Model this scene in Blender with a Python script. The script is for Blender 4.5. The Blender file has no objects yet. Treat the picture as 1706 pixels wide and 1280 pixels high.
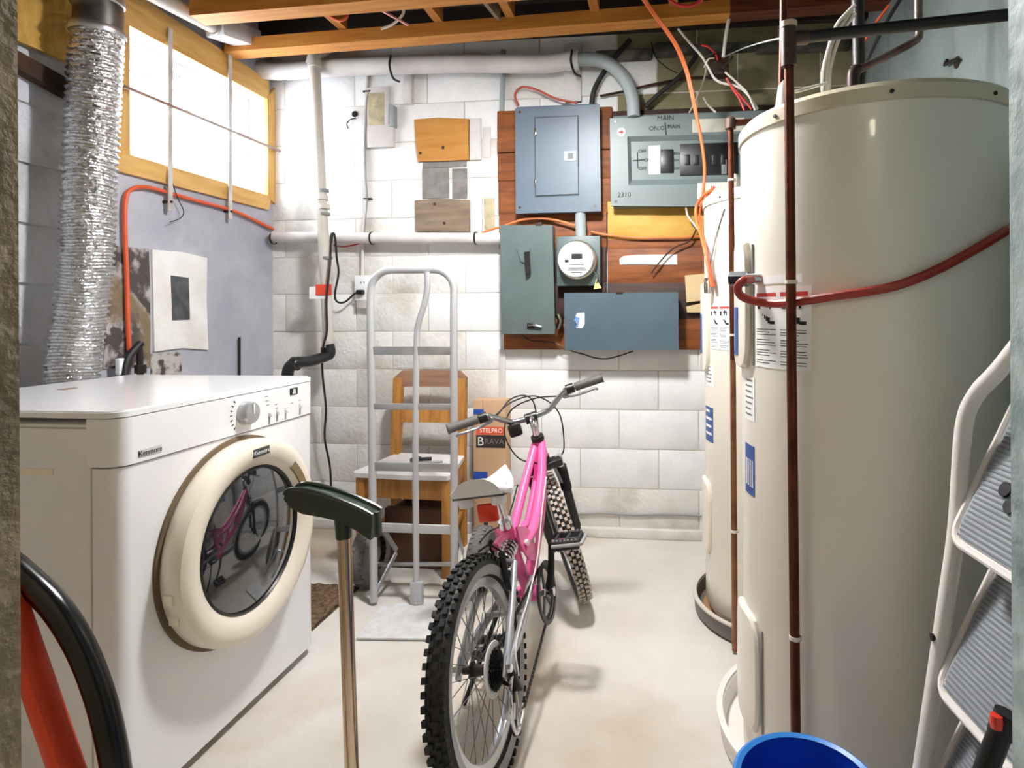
import bpy, bmesh, math, random
from mathutils import Vector, Matrix
random.seed(7)
scene = bpy.context.scene
col = scene.collection
rad = math.radians
PI = math.pi

# ------------------------------------------------------------------ camera
F, CX, CY, IW, IH = 1000.0, 1000.0, 520.0, 1706.0, 1280.0      # focal length and principal point (shift lens)
CAMH, YAW, ROLL = 1.16, rad(6.0), rad(0.3)
fwd = Vector((-math.sin(YAW), math.cos(YAW), 0))
r0 = Vector((math.cos(YAW), math.sin(YAW), 0)); u0 = Vector((0, 0, 1))
rgt = r0*math.cos(ROLL) - u0*math.sin(ROLL)
upv = u0*math.cos(ROLL) + r0*math.sin(ROLL)
cd = bpy.data.cameras.new('camera'); cam = bpy.data.objects.new('camera', cd); col.objects.link(cam)
cam.matrix_world = Matrix(((rgt.x, upv.x, -fwd.x, 0), (rgt.y, upv.y, -fwd.y, 0), (rgt.z, upv.z, -fwd.z, CAMH), (0, 0, 0, 1)))
cd.sensor_fit = 'HORIZONTAL'; cd.sensor_width = 36; cd.lens = F/IW*36
cd.shift_x = (IW/2-CX)/IW; cd.shift_y = (CY-IH/2)/IW
cd.clip_start = 0.02; cd.clip_end = 200
scene.camera = cam

# ------------------------------------------------------------------ world, lights, exposure
w = bpy.data.worlds.new('World'); scene.world = w; w.use_nodes = True
bg = w.node_tree.nodes['Background']; bg.inputs[0].default_value = (0.90, 0.95, 1.0, 1); bg.inputs[1].default_value = 15.0
vs = scene.view_settings
vs.view_transform = 'Standard'; vs.look = 'None'; vs.gamma = 1.0; vs.use_curve_mapping = False; vs.exposure = 0.62
scene.display_settings.display_device = 'sRGB'
# daylight portal at the window (guides the sky light into the room)
pl = bpy.data.lights.new('window_daylight', 'AREA'); pl.shape = 'RECTANGLE'; pl.size = 0.86; pl.size_y = 0.54
pl.cycles.is_portal = True
po = bpy.data.objects.new('window_daylight', pl); col.objects.link(po)
po.location = (-2.36, 2.605, 2.055); po.rotation_euler = (0, rad(-90), 0)
# added globe lamp, unseen above the frame, to light the room
ADDED_LAMP = Vector((-0.42, 1.86, 2.335)); ADDED_LAMP_W = 112.0
# added unseen fill lamp in the space behind the doorway
HALL_FILL = Vector((-0.15, -1.0, 2.2)); HALL_FILL_W = 12.0

# ------------------------------------------------------------------ placement helpers (photo pixel -> point on a known plane of the room)
def ray(u, v):
    return rgt*((u-CX)/F) + upv*((CY-v)/F) + fwd
def at(u, v, X=None, Y=None, Z=None):
    d = ray(u, v)
    k = X/d.x if X is not None else Y/d.y if Y is not None else (Z-CAMH)/d.z
    return Vector((d.x*k, d.y*k, d.z*k+CAMH))
YB, XL, XR = 3.09, -2.13, 0.98

# ------------------------------------------------------------------ materials
MATS = {}
def lin(h):
    if isinstance(h, str):
        h = [int(h[i:i+2], 16)/255 for i in (0, 2, 4)]
        return tuple(((c+0.055)/1.055)**2.4 if c > 0.04045 else c/12.92 for c in h)+(1,)
    return tuple(h)+(1,)
def M(name, c, rough=0.5, metal=0.0, c2=None, scale=6, detail=5, lo=0.35, hi=0.65, bump=0.0, bscale=None, stretch=(1, 1, 1), coat=0.0, spec=None, c3=None, scale3=1.3, lo3=.5, hi3=.7, stretch3=(1, 1, 1), wpos=False):
    if name in MATS: return MATS[name]
    m = bpy.data.materials.new(name); m.use_nodes = True
    nt = m.node_tree; N = nt.nodes; L = nt.links
    p = N['Principled BSDF']
    p.inputs['Base Color'].default_value = lin(c); p.inputs['Roughness'].default_value = rough; p.inputs['Metallic'].default_value = metal
    if coat: p.inputs['Coat Weight'].default_value = coat
    if spec is not None: p.inputs['Specular IOR Level'].default_value = spec
    tc = N.new('ShaderNodeTexCoord'); src_co = N.new('ShaderNodeNewGeometry').outputs['Position'] if wpos else tc.outputs['Object']
    def noise(sc, st, det):
        mp = N.new('ShaderNodeMapping'); mp.inputs['Scale'].default_value = st
        L.new(src_co, mp.inputs[0])
        nz = N.new('ShaderNodeTexNoise'); nz.inputs['Scale'].default_value = sc; nz.inputs['Detail'].default_value = det
        L.new(mp.outputs[0], nz.inputs['Vector']); return nz
    src = None
    if c2 is not None:
        nz = noise(scale, stretch, detail)
        rp = N.new('ShaderNodeValToRGB'); rp.color_ramp.elements[0].position = lo; rp.color_ramp.elements[1].position = hi
        rp.color_ramp.elements[0].color = lin(c); rp.color_ramp.elements[1].color = lin(c2)
        L.new(nz.outputs['Fac'], rp.inputs[0]); src = rp.outputs[0]
        if c3 is not None:
            n3 = noise(scale3, stretch3, 6)
            r3 = N.new('ShaderNodeMapRange'); r3.inputs[1].default_value = lo3; r3.inputs[2].default_value = hi3
            L.new(n3.outputs['Fac'], r3.inputs[0])
            mx = N.new('ShaderNodeMix'); mx.data_type = 'RGBA'
            L.new(r3.outputs[0], mx.inputs[0]); L.new(src, mx.inputs[6]); mx.inputs[7].default_value = lin(c3)
            src = mx.outputs[2]
        L.new(src, p.inputs['Base Color'])
    if bump:
        nb = noise(bscale or scale, stretch, 4)
        bp = N.new('ShaderNodeBump'); bp.inputs['Strength'].default_value = bump; bp.inputs['Distance'].default_value = 0.01
        L.new(nb.outputs['Fac'], bp.inputs['Height']); L.new(bp.outputs[0], p.inputs['Normal'])
    MATS[name] = m
    return m
def glass_mat(name, tint, gloss_fac=0.12, rough=0.02):
    m = bpy.data.materials.new(name); m.use_nodes = True; nt = m.node_tree; N = nt.nodes; L = nt.links
    N.clear(); o = N.new('ShaderNodeOutputMaterial'); t = N.new('ShaderNodeBsdfTransparent'); t.inputs[0].default_value = tint
    g = N.new('ShaderNodeBsdfGlossy'); g.inputs['Roughness'].default_value = rough
    mx = N.new('ShaderNodeMixShader'); mx.inputs[0].default_value = gloss_fac; L.new(t.outputs[0], mx.inputs[1]); L.new(g.outputs[0], mx.inputs[2]); L.new(mx.outputs[0], o.inputs[0])
    return m

white_wall = M('painted_block', 'eaeaea', .75, c2='f2f2f1', scale=9, bump=.2, bscale=55, c3='c9c3b8', scale3=1.4, lo3=.60, hi3=.80, wpos=True)
block_dirty = M('painted_block_dirty', 'd8d3c9', .8, c2='b3ada1', scale=5, lo=.4, hi=.7, bump=.5, bscale=50, c3='e6e4df', scale3=2.5, lo3=.45, hi3=.6, wpos=True)
block_worn = M('painted_block_worn', 'e3e1dc', .8, c2='bfb8aa', scale=5, lo=.5, hi=.75, bump=.45, bscale=50, wpos=True)
block_dark = M('dark_cream_block', '8f8868', .8, c2='7a7354', scale=5, bump=.4, bscale=50, wpos=True)  # darker cream blocks in the upper right of the back wall
mortar_m = M('mortar', 'dad7cf', .9, c2='c4bfb3', scale=8, bump=.3, bscale=60, wpos=True)
mortar_dirty = M('rubble', '6a665c', .95, c2='2b2925', scale=9, bump=.8, bscale=25, wpos=True)
parge = M('grey_parge', 'a3a4af', .8, c2='b6b7c0', scale=4, bump=.3, bscale=35, c3='7c7a7c', scale3=1.6, lo3=.55, hi3=.72)
parge_old = M('old_limewash', 'c4c6cc', .85, c2='a5a4a4', scale=3.2, lo=.45, hi=.7, bump=.5, bscale=30, c3='5b5450', scale3=2.2, lo3=.62, hi3=.78, wpos=True)
mint = M('mint_wall', '6f7876', .8, c2='7d8785', scale=3, bump=.3, bscale=40, c3='59625f', scale3=2.4, lo3=.55, hi3=.75, stretch3=(3, 3, .6))
concrete = M('floor_concrete', 'cbc5ba', .65, c2='dfdbd4', scale=2.2, detail=8, bump=.15, bscale=40, c3='a98f68', scale3=1.05, lo3=.50, hi3=.74)
jamb_l = M('jamb_brown_concrete', '94866e', .85, c2='b8a98c', scale=14, detail=8, bump=.6, bscale=70)
jamb_r = M('jamb_galvanised', 'b5c2c0', .6, c2='80928f', scale=22, detail=8, bump=.3, bscale=60)
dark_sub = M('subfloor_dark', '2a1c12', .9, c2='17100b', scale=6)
wood_o = M('orange_timber', 'c98a3c', .6, c2='b8742a', scale=4, stretch=(1, 14, 14), bump=.1)
wood_y = M('orange_timber_cross', 'b87a34', .6, c2='9a5f22', scale=4, stretch=(14, 1, 14), bump=.1)
wood_shade = M('orange_timber_shaded', '6e3416', .7, c2='4d220d', scale=4, stretch=(1, 14, 14))  # same orange timber, with the shade of the right-hand side put into its colour
ply_y = M('yellow_plywood', 'cba24c', .6, c2='b78b36', scale=5, stretch=(1, 6, 3), bump=.08)
ply_frame = M('plywood_trim', 'dcb26a', .6, c2='c99a50', scale=4, stretch=(8, 1, 8), bump=.08)
ply_o = M('orange_plywood', 'b3772c', .6, c2='c38d45', scale=4, stretch=(1, 5, 5), bump=.1, c3='7a4c1c', scale3=5, lo3=.64, hi3=.75)
board_b = M('grey_brown_board', '8b7a66', .7, c2='6f5e4b', scale=5, stretch=(1, 6, 6), bump=.15)
plank_m = M('stained_plank', '8a4d1c', .6, c2='66330f', scale=4, stretch=(1.5, 10, 10), bump=.15, c3='3d1d09', scale3=3, lo3=.62, hi3=.8, wpos=True)
plank_shade = M('shaded_dark_plank', '3a1d0b', .65, c2='251106', scale=4, stretch=(1.5, 10, 10), bump=.15, wpos=True)  # plank colour darkened to carry the shade between the electrical boxes
grey_panel = M('grey_enamel', '556370', .42, c2='5e6c78', scale=3)
grey_panel2 = M('grey_green_enamel', '687474', .42, c2='717e7e', scale=3)
grey_old = M('old_grey_enamel', '505e5d', .45, c2='5b6968', scale=4, bump=.05)
grey_blue = M('blue_grey_enamel', '475a67', .42, c2='506470', scale=3)
black = M('black_plastic', '0c0c0d', .4)
blackr = M('black_rubber', '121213', .62, c2='1c1c1d', scale=20)
black_pipe = M('black_abs', '15181a', .3)
white_pvc = M('white_pvc', 'c9c4bb', .45, c2='b5afa4', scale=5)
white_paint_pipe = M('painted_pipe', 'dcd8d6', .6, c2='c6c0bd', scale=4, bump=.15, bscale=20)
grey_conduit = M('grey_conduit', '8d989b', .45, c2='9fa8a9', scale=5)
vinyl = M('white_vinyl', 'f0f2f4', .4)
enamel = M('appliance_enamel', 'f0f0f1', .22, coat=.4)
enamel_ivory = M('appliance_ivory', 'efe6d4', .3, coat=.2)
grey_line = M('grey_print', '77787a', .6)
chrome = M('chrome', 'd8d8da', .15, metal=1)
alu = M('aluminium', 'c9cbcd', .38, metal=.9, c2='b4b6b9', scale=12)
alu_paint = M('aluminium_dull', 'c3c4c7', .45, metal=.35)
foil = M('duct_foil', 'd9d9da', .22, metal=1, bump=.9, bscale=60)
steel_dark = M('dark_metal', '3b3230', .5, metal=.7)
copper_old = M('old_copper', '6d3a26', .45, metal=.75, c2='4e281b', scale=14)
copper_tan = M('tan_copper', '9a6a4a', .45, metal=.7, c2='7c5036', scale=14)
orange_c = M('orange_cable', 'd5582f', .5)
orange_l = M('light_orange_cable', 'e0733c', .5)
white_c = M('white_cable', 'dcd6cc', .5)
red_c = M('red_wire', 'c02a2a', .5)
red_tube = M('red_pex', '9c2e22', .4)
heater_w = M('heater_enamel', 'efe8d9', .28, coat=.25)
heater_c = M('heater_cap', 'd6cab0', .45)
label_w = M('label_white', 'f3f3f0', .6)
label_b = M('label_blue', '2b4f8f', .5)
ink = M('ink', '151515', .8)
ink_red = M('ink_red', 'c23a30', .7)
pan_tan = M('pan_tan', 'b78f68', .6, c2='8d6644', scale=6)
pan_dark = M('pan_dark', '6d655f', .5)
pan_white = M('pan_white', 'f1ece8', .5)
pink = M('pink_paint', 'f268a8', .3, coat=.4)
pink_d = M('pink_decal', 'c22a77', .35)
tyre_m = M('tyre_rubber', '111112', .75)
tyre_wall = M('tyre_sidewall', '9c9c9c', .7)
tyre_tan = M('tyre_dusty', 'b9aea2', .8)
rim_m = M('wheel_rim', 'c9ccd0', .3, metal=.8)
swing_m = M('swingarm_silver', 'b9bbc0', .35, metal=.6)
seat_w = M('saddle_white', 'e9e9ee', .4)
grip_m = M('grip_grey', '55534f', .6)
red_refl = M('red_reflector', 'e0331c', .25, coat=.5)
wood_chair = M('chair_wood', 'bd8640', .5, c2='9c672c', scale=4, stretch=(8, 8, 1))
wood_chair_d = M('chair_wood_faded', '9a7660', .55, c2='83604b', scale=4, stretch=(1, 8, 8))
seat_m = M('chair_seat_white', 'e6e3e2', .6, c2='d6d2d0', scale=10)
cardboard = M('cardboard', 'c9a786', .8, c2='bd9a78', scale=4)
box_or = M('box_orange', 'd8552f', .6)
box_dk = M('box_dark', '2a2322', .6)
box_bl = M('box_blue', '1f4fb0', .6)
green_d = M('dark_green_plastic', '0d2417', .3, coat=.3)
pole_m = M('metallic_pole', 'c9b29a', .2, metal=1)
blue_p = M('blue_plastic', '1447c4', .35)
ladder_w = M('ladder_white', 'ece4dc', .35)
tread_g = M('tread_rubber', 'a3a6ab', .7, c2='8b8e93', scale=8)
red_paint = M('red_orange_paint', 'd8431f', .4)
mat_br = M('straw_mat', '7a6248', .95, c2='3f2f20', scale=60, bump=1, bscale=60)
plaster_w = M('white_plaster', 'e9e7e4', .85, c2='dcd8d2', scale=7, bump=.4, bscale=30)
dark_hole = M('bare_dark_block', '55575a', .9, c2='3b3d40', scale=20, bump=.6, bscale=50)
tar = M('tar_brick', '4a4140', .9, c2='a9a2a0', scale=16, lo=.48, hi=.6, bump=.8, bscale=30, c3='7a6a52', scale3=5, lo3=.5, hi3=.6)
bare_block = M('bare_block', '8d8a86', .95, c2='77736e', scale=18, bump=.7, bscale=60)
lichen = M('bare_concrete_tan', 'a99f83', .9, c2='c2b896', scale=20, bump=.6, bscale=50)
dark_wood = M('rotten_wood', '4a2c1a', .9, c2='1c110b', scale=10)
meter_w = M('meter_face', 'e4e4e6', .35)
tag_y = M('tag_yellow', 'd6d488', .5)

# ------------------------------------------------------------------ mesh builder
def catmull(pts, k):
    pts = [Vector(p) for p in pts]
    if k <= 1 or len(pts) < 3: return pts
    out = []
    for i in range(len(pts)-1):
        p0 = pts[i-1] if i else pts[0]*2-pts[1]; p1 = pts[i]; p2 = pts[i+1]; p3 = pts[i+2] if i+2 < len(pts) else pts[-1]*2-pts[-2]
        for j in range(k):
            t = j/k
            out.append(.5*((2*p1)+(p2-p0)*t+(2*p0-5*p1+4*p2-p3)*t*t+(3*p1-p0-3*p2+p3)*t**3))
    out.append(pts[-1]); return out
class MB:
    def __init__(s): s.v = []; s.f = []; s.T = None
    def add(s, vs, fs):
        b = len(s.v)
        s.v += [(s.T @ Vector(p)) if s.T is not None else Vector(p) for p in vs]
        s.f += [tuple(b+i for i in f) for f in fs]; return s
    def box(s, a, b, bev=0.0):
        x0, x1 = sorted((a[0], b[0])); y0, y1 = sorted((a[1], b[1])); z0, z1 = sorted((a[2], b[2]))
        if bev <= 0:
            vs = [(x, y, z) for z in (z0, z1) for y in (y0, y1) for x in (x0, x1)]
            return s.add(vs, [(0, 2, 3, 1), (4, 5, 7, 6), (0, 1, 5, 4), (2, 6, 7, 3), (0, 4, 6, 2), (1, 3, 7, 5)])
        bm = bmesh.new(); bmesh.ops.create_cube(bm, size=1)
        for q in bm.verts: q.co = Vector(((x0+x1)/2+q.co.x*(x1-x0), (y0+y1)/2+q.co.y*(y1-y0), (z0+z1)/2+q.co.z*(z1-z0)))
        bmesh.ops.bevel(bm, geom=bm.edges[:], offset=min(bev, .49*min(x1-x0, y1-y0, z1-z0)), segments=2, affect='EDGES', profile=.5)
        bm.verts.index_update()
        s.add([q.co.copy() for q in bm.verts], [[q.index for q in f.verts] for f in bm.faces]); bm.free(); return s
    def beam(s, p, q, wd, ht, up=(0, 0, 1), bev=0.0):      # rectangular bar from p to q
        p = Vector(p); q = Vector(q); d = (q-p); L = d.length; d.normalize(); up = Vector(up)
        sx = d.cross(up).normalized(); uz = sx.cross(d).normalized()
        T = Matrix(((d.x, sx.x, uz.x, p.x), (d.y, sx.y, uz.y, p.y), (d.z, sx.z, uz.z, p.z), (0, 0, 0, 1)))
        old = s.T; s.T = T if old is None else old @ T
        s.box((0, -wd/2, -ht/2), (L, wd/2, ht/2), bev); s.T = old; return s
    def tube(s, pts, r, n=8, k=1, closed=False, caps=True):
        P = catmull(pts, k) if not closed else [Vector(p) for p in pts]
        rs = r if isinstance(r, (list, tuple)) else None
        m = len(P); vs = []; fs = []
        T = []
        for i in range(m):
            a = P[(i-1) % m] if (closed or i) else P[0]; b = P[(i+1) % m] if (closed or i < m-1) else P[-1]
            T.append((b-a).normalized() if (b-a).length > 1e-9 else Vector((0, 0, 1)))
        nrm = T[0].orthogonal().normalized()
        for i in range(m):
            nrm = (nrm - T[i]*nrm.dot(T[i]))
            nrm = nrm.normalized() if nrm.length > 1e-6 else T[i].orthogonal().normalized()
            bi = T[i].cross(nrm)
            rr = r if rs is None else rs[0]+(rs[1]-rs[0])*i/(m-1) if len(rs) == 2 else rs[min(i, len(rs)-1)]
            for j in range(n):
                a = 2*PI*j/n; vs.append(P[i]+(nrm*math.cos(a)+bi*math.sin(a))*rr)
        for i in range(m if closed else m-1):
            for j in range(n):
                fs.append((i*n+j, i*n+(j+1) % n, ((i+1) % m)*n+(j+1) % n, ((i+1) % m)*n+j))
        if caps and not closed:
            fs.append(tuple(range(n-1, -1, -1))); fs.append(tuple((m-1)*n+j for j in range(n)))
        return s.add(vs, fs)
    def lathe(s, prof, n=32, axis='z', c=(0, 0, 0), a0=0, a1=2*PI, close=False):   # prof: list of (radius, height along axis)
        full = abs(a1-a0-2*PI) < 1e-6; m = n if full else n+1; vs = []; fs = []; k = len(prof)
        for i in range(m):
            a = a0+(a1-a0)*i/n
            for (r, h) in prof:
                x, y = r*math.cos(a), r*math.sin(a)
                p = (x, y, h) if axis == 'z' else (h, x, y) if axis == 'x' else (y, h, x)
                vs.append((p[0]+c[0], p[1]+c[1], p[2]+c[2]))
        for i in range(n):
            i2 = (i+1) % m
            for j in range(k if close else k-1):
                j2 = (j+1) % k
                fs.append((i*k+j, i2*k+j, i2*k+j2, i*k+j2))
        return s.add(vs, fs)
    def cyl(s, p, q, r, n=16): return s.tube([p, q], r, n)
    def prism(s, poly, d):     # polygon of 3D points, extruded along vector d
        d = Vector(d); n = len(poly); P = [Vector(p) for p in poly]
        vs = P+[p+d for p in P]
        fs = [tuple(range(n-1, -1, -1)), tuple(range(n, 2*n))]+[(i, (i+1) % n, n+(i+1) % n, n+i) for i in range(n)]
        return s.add(vs, fs)
    def grid(s, fn, nu, nv):
        vs = [fn(i/nu, j/nv) for j in range(nv+1) for i in range(nu+1)]
        fs = [(j*(nu+1)+i, j*(nu+1)+i+1, (j+1)*(nu+1)+i+1, (j+1)*(nu+1)+i) for j in range(nv) for i in range(nu)]
        return s.add(vs, fs)
    def mesh(s, name, mat, ang=35, off=Vector((0, 0, 0))):
        me = bpy.data.meshes.new(name); me.from_pydata([tuple(p-off) for p in s.v], [], s.f); me.validate()
        bm = bmesh.new(); bm.from_mesh(me); bmesh.ops.recalc_face_normals(bm, faces=bm.faces[:]); bm.to_mesh(me); bm.free()
        me.shade_smooth()
        try: me.set_sharp_from_angle(angle=rad(ang))
        except Exception: pass
        if mat: me.materials.append(mat)
        return me
    def build(s, name, mat, parent=None, label=None, cat=None, group=None, kind=None, ang=35, local=False):
        if parent is not None:
            off = Vector((0, 0, 0)) if local else root_loc(parent)
        else:
            xs = [p.x for p in s.v]; ys = [p.y for p in s.v]; zs = [p.z for p in s.v]
            off = Vector(((min(xs)+max(xs))/2, (min(ys)+max(ys))/2, min(zs)))
        o = bpy.data.objects.new(name, s.mesh(name, mat, ang, off)); col.objects.link(o)
        if parent is not None: o.parent = parent
        else: o.location = off
        tag(o, label, cat, group, kind); return o
def root_loc(o):
    v = Vector((0, 0, 0))
    while o is not None: v += o.location; o = o.parent
    return v
def tag(o, label=None, cat=None, group=None, kind=None):
    if label: o['label'] = label
    if cat: o['category'] = cat
    if group: o['group'] = group
    if kind: o['kind'] = kind
    return o
def thing(name, loc, label, cat, group=None, kind=None):
    o = bpy.data.objects.new(name, None); o.empty_display_size = .05; col.objects.link(o); o.location = loc
    return tag(o, label, cat, group, kind)
def text(name, s, size, loc, mat, parent, axes=((1, 0, 0), (0, 0, 1)), ext=.0004, align='CENTER', warp=None, offset=0.0):
    cu = bpy.data.curves.new(name, 'FONT'); cu.body = s; cu.size = size; cu.align_x = align; cu.align_y = 'CENTER'; cu.extrude = ext; cu.offset = offset
    cu.resolution_u = 3
    to = bpy.data.objects.new(name+'_tmp', cu); col.objects.link(to)
    dg = bpy.context.evaluated_depsgraph_get()
    me = bpy.data.meshes.new_from_object(to.evaluated_get(dg)); me.name = name
    bpy.data.objects.remove(to); bpy.data.curves.remove(cu)
    ax = Vector(axes[0]); ay = Vector(axes[1]); az = ax.cross(ay); off = root_loc(parent); loc = Vector(loc)
    for q in me.vertices:
        x, y, z = q.co
        q.co = (warp(x, y, z) if warp else loc+ax*x+ay*y+az*z)-off
    me.materials.clear(); me.materials.append(mat)
    o = bpy.data.objects.new(name, me); col.objects.link(o); o.parent = parent
    return o
def part_copy(src, parent, loc):
    c = src.copy(); col.objects.link(c); c.parent = parent; c.location = loc; return c
FY = ((1, 0, 0), (0, 0, 1))       # writing that faces -Y
FX = ((0, 1, 0), (0, 0, 1))       # writing that faces +X

# ================================================================== STRUCTURE
def S(name, mb, mat, parent=None, ang=35): return mb.build(name, mat, parent, kind='structure' if parent is None else None, ang=ang)
ZC = 2.72
fl = S('floor', MB().box((-2.4, -2.2, -.1), (1.2, 3.3, 0)), concrete)
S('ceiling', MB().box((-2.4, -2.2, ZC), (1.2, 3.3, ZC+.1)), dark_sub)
# left wall around the window opening
WY0, WY1, WZ0, WZ1 = 2.175, 3.035, 1.785, 2.325
lw = MB()
lw.box((XL-.25, 2.02, 0), (XL, YB+.2, WZ0)); lw.box((XL-.25, 2.02, WZ1), (XL, YB+.2, ZC))
lw.box((XL-.25, 2.02, WZ0), (XL, WY0, WZ1)); lw.box((XL-.25, WY1, WZ0), (XL, YB+.2, WZ1))
wl = S('wall_left', lw, parge)
# older limewashed block part of the left wall, near the doorway
lo = MB().box((XL-.25, -2.2, 0), (XL-.012, 2.02, ZC)); wlo = lo.build('mortar_bed', parge_old, wl)
bt = MB().box((-.02, .004, .004), (.010, .399, .199), .004).mesh('block', parge_old)
for r in range(13):
    for c in range(6):
        y = .02-(.2 if r % 2 else 0)+.40*c
        if y < -.2 or y+.39 > 2.03: continue
        o = bpy.data.objects.new('block', bt); col.objects.link(o); o.parent = wl
        o.location = Vector((XL-.010, y-.0, .046+.203*r)) - root_loc(wl)
# right wall
S('wall_right', MB().box((XR, -2.2, 0), (XR+.2, 3.3, ZC)), mint)
# back wall: mortar bed and painted blocks in running bond
wb = S('wall_back', MB().box((XL-.3, YB+.001, 0), (XR+.2, YB+.25, ZC)), mortar_m)
bw = [MB().box((.003, 0, .0025), (.403, .02, .2005), .002).mesh('block', m) for m in (white_wall, block_worn, block_dirty, block_dark)]
for r in range(13):
    z = .046+.203*(r-0)
    for c in range(9):
        x = XL-.13+.406*c-(.203 if r % 2 else 0)
        if x > XR-.02 or x+.4 < XL or z > 2.6: continue
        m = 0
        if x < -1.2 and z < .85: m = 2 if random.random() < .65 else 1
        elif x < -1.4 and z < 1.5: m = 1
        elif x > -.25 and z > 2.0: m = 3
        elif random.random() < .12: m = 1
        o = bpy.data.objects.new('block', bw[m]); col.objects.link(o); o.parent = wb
        o.location = Vector((x, YB-.004+random.uniform(0, .0035), z)) - root_loc(wb)
S('trim_1', MB().box((XL, YB-.03, 0), (XR, YB+.01, .05), .006), block_worn)          # footing ledge of the back wall
# rubble strip along the top of the back wall
rb = MB(); x = XL+.02
while x < .95:
    wd = random.uniform(.12, .4); hz = random.uniform(.03, .07)
    rb.box((x, YB-random.uniform(.03, .06), 2.455+random.uniform(-.012, .012)), (x+wd-.01, YB+.01, 2.455+hz), .012); x += wd
S('trim_2', rb, mortar_dirty)
# front wall with the doorway the photo is taken through
wf = MB(); wf.box((XL-.25, .28, 0), (-.484, .405, ZC)); S('wall_front_left', wf, jamb_l)
wf = MB(); wf.box((.256, .30, 0), (XR+.2, .475, ZC)); S('wall_front_right', wf, jamb_r)
S('wall_lintel', MB().box((-.484, .30, 2.3), (.256, .42, ZC)), jamb_l)
S('wall_hall', MB().box((-2.4, -2.3, 0), (1.2, -2.2, ZC)), M('hall_beige', 'c9b798', .8))

# ceiling timbers: flat chords across, short pieces between, dark boards above
ct = thing('ceiling_framing', (-.6, 2.5, 2.44), 'orange timber floor framing with dark gaps above it', 'ceiling framing', kind='structure')
def chord(ya, yb, x0, x1, z0l, z0r, ht, m): 
    b = MB(); b.prism([(x0, ya, z0l), (x1, ya, z0r), (x1, ya, z0r+ht), (x0, ya, z0l+ht)], (0, yb-ya, 0)); b.build('chord', m, ct)
chord(2.69, 2.78, XL+.03, .30, 2.425, 2.475, .062, wood_o)
chord(2.69, 2.78, .30, XR, 2.475, 2.49, .062, wood_shade)
chord(2.30, 2.39, XL+.18, -.35, 2.40, 2.43, .062, wood_o)
chord(2.30, 2.39, -.35, XR, 2.43, 2.45, .062, wood_shade)
chord(1.90, 1.99, XL+.18, XR, 2.40, 2.43, .062, wood_o)
for x, m in ((-1.50, wood_y), (-1.03, wood_y), (-.69, wood_y), (-.30, wood_y), (.05, wood_y), (.5, wood_shade)):
    z = 2.50+.02*(x+2)/2.4
    MB().box((x-.02, 2.37, z), (x+.02, 2.70, z+.09)).build('cross_piece', m, ct)
    MB().box((x-.02, 1.97, z), (x+.02, 2.31, z+.09)).build('cross_piece', m, ct)
MB().beam((-.80, 2.40, 2.55), (-.74, 2.68, 2.52), .018, .05).build('brace', board_b, ct)
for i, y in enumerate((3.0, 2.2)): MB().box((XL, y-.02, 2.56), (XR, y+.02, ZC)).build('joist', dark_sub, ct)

# ================================================================== WINDOW
wn = thing('window_1', (XL, 2.605, WZ0), 'bright white sliding basement window framed with yellow plywood', 'window', kind='structure')
OX = XL+.018
ply_v = M('plywood_trim_v', 'dcb26a', .6, c2='c99a50', scale=4, stretch=(8, 8, 1), bump=.08)
def tboard(poly, nm='trim_board', m=ply_frame, x=XL, t=.018): 
    b = MB(); b.prism([(x, p[0], p[1]) for p in poly], (t, 0, 0)); return b.build(nm, m, wn)
tboard([(2.10, 1.72), (3.03, 1.72), (3.06, WZ0+.012), (2.16, WZ0+.012)])
tboard([(2.10, WZ1-.012), (3.04, WZ1-.012), (3.04, 2.42), (2.10, 2.46)])
tboard([(2.05, 1.70), (WY0+.012, WZ0+.013), (WY0+.012, WZ1-.013), (2.05, 2.46)], m=ply_v, t=.017)
tboard([(WY1-.012, WZ0-.0), (3.088, 1.76), (3.088, 2.40), (WY1-.012, WZ1-.0)], m=ply_v, t=.020)
# reveal, vinyl frame, sashes and panes
rv = MB(); X0 = XL-.25
for a, b in (((X0, WY0-.001, WZ0), (XL+.001, WY0+.008, WZ1)), ((X0, WY1-.008, WZ0), (XL+.001, WY1+.001, WZ1)), ((X0, WY0, WZ0-.001), (XL+.001, WY1, WZ0+.008)), ((X0, WY0, WZ1-.008), (XL+.001, WY1, WZ1+.001))): rv.box(a, b)
rv.build('reveal', vinyl, wn)
def rect_frame(y0, y1, z0, z1, xa, xb, t):
    b = MB(); b.box((xa, y0, z0), (xb, y1, z0+t), .003); b.box((xa, y0, z1-t), (xb, y1, z1), .003)
    b.box((xa, y0, z0+t), (xb, y0+t, z1-t), .003); b.box((xa, y1-t, z0+t), (xb, y1, z1-t), .003); return b
rect_frame(WY0+.008, WY1-.008, WZ0+.008, WZ1-.008, XL-.17, XL-.09, .035).build('window_frame', vinyl, wn)
pane_m = glass_mat('window_glass', (.97, .98, 1, 1), .02)
ymid = 2.62
for (y0, y1, xa) in ((WY0+.043, ymid+.02, XL-.155), (ymid-.02, WY1-.043, XL-.125)):
    sh = rect_frame(y0, y1, WZ0+.043, WZ1-.043, xa, xa+.028, .035).build('sash', vinyl, wn)
    MB().box((xa+.010, y0+.035, WZ0+.078), (xa+.016, y1-.035, WZ1-.078)).build('pane', pane_m, sh)
MB().box((XL-.128, WY0+.05, WZ1-.13), (XL-.122, ymid-.03, WZ1-.122)).build('sash_rail', vinyl, wn)
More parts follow.
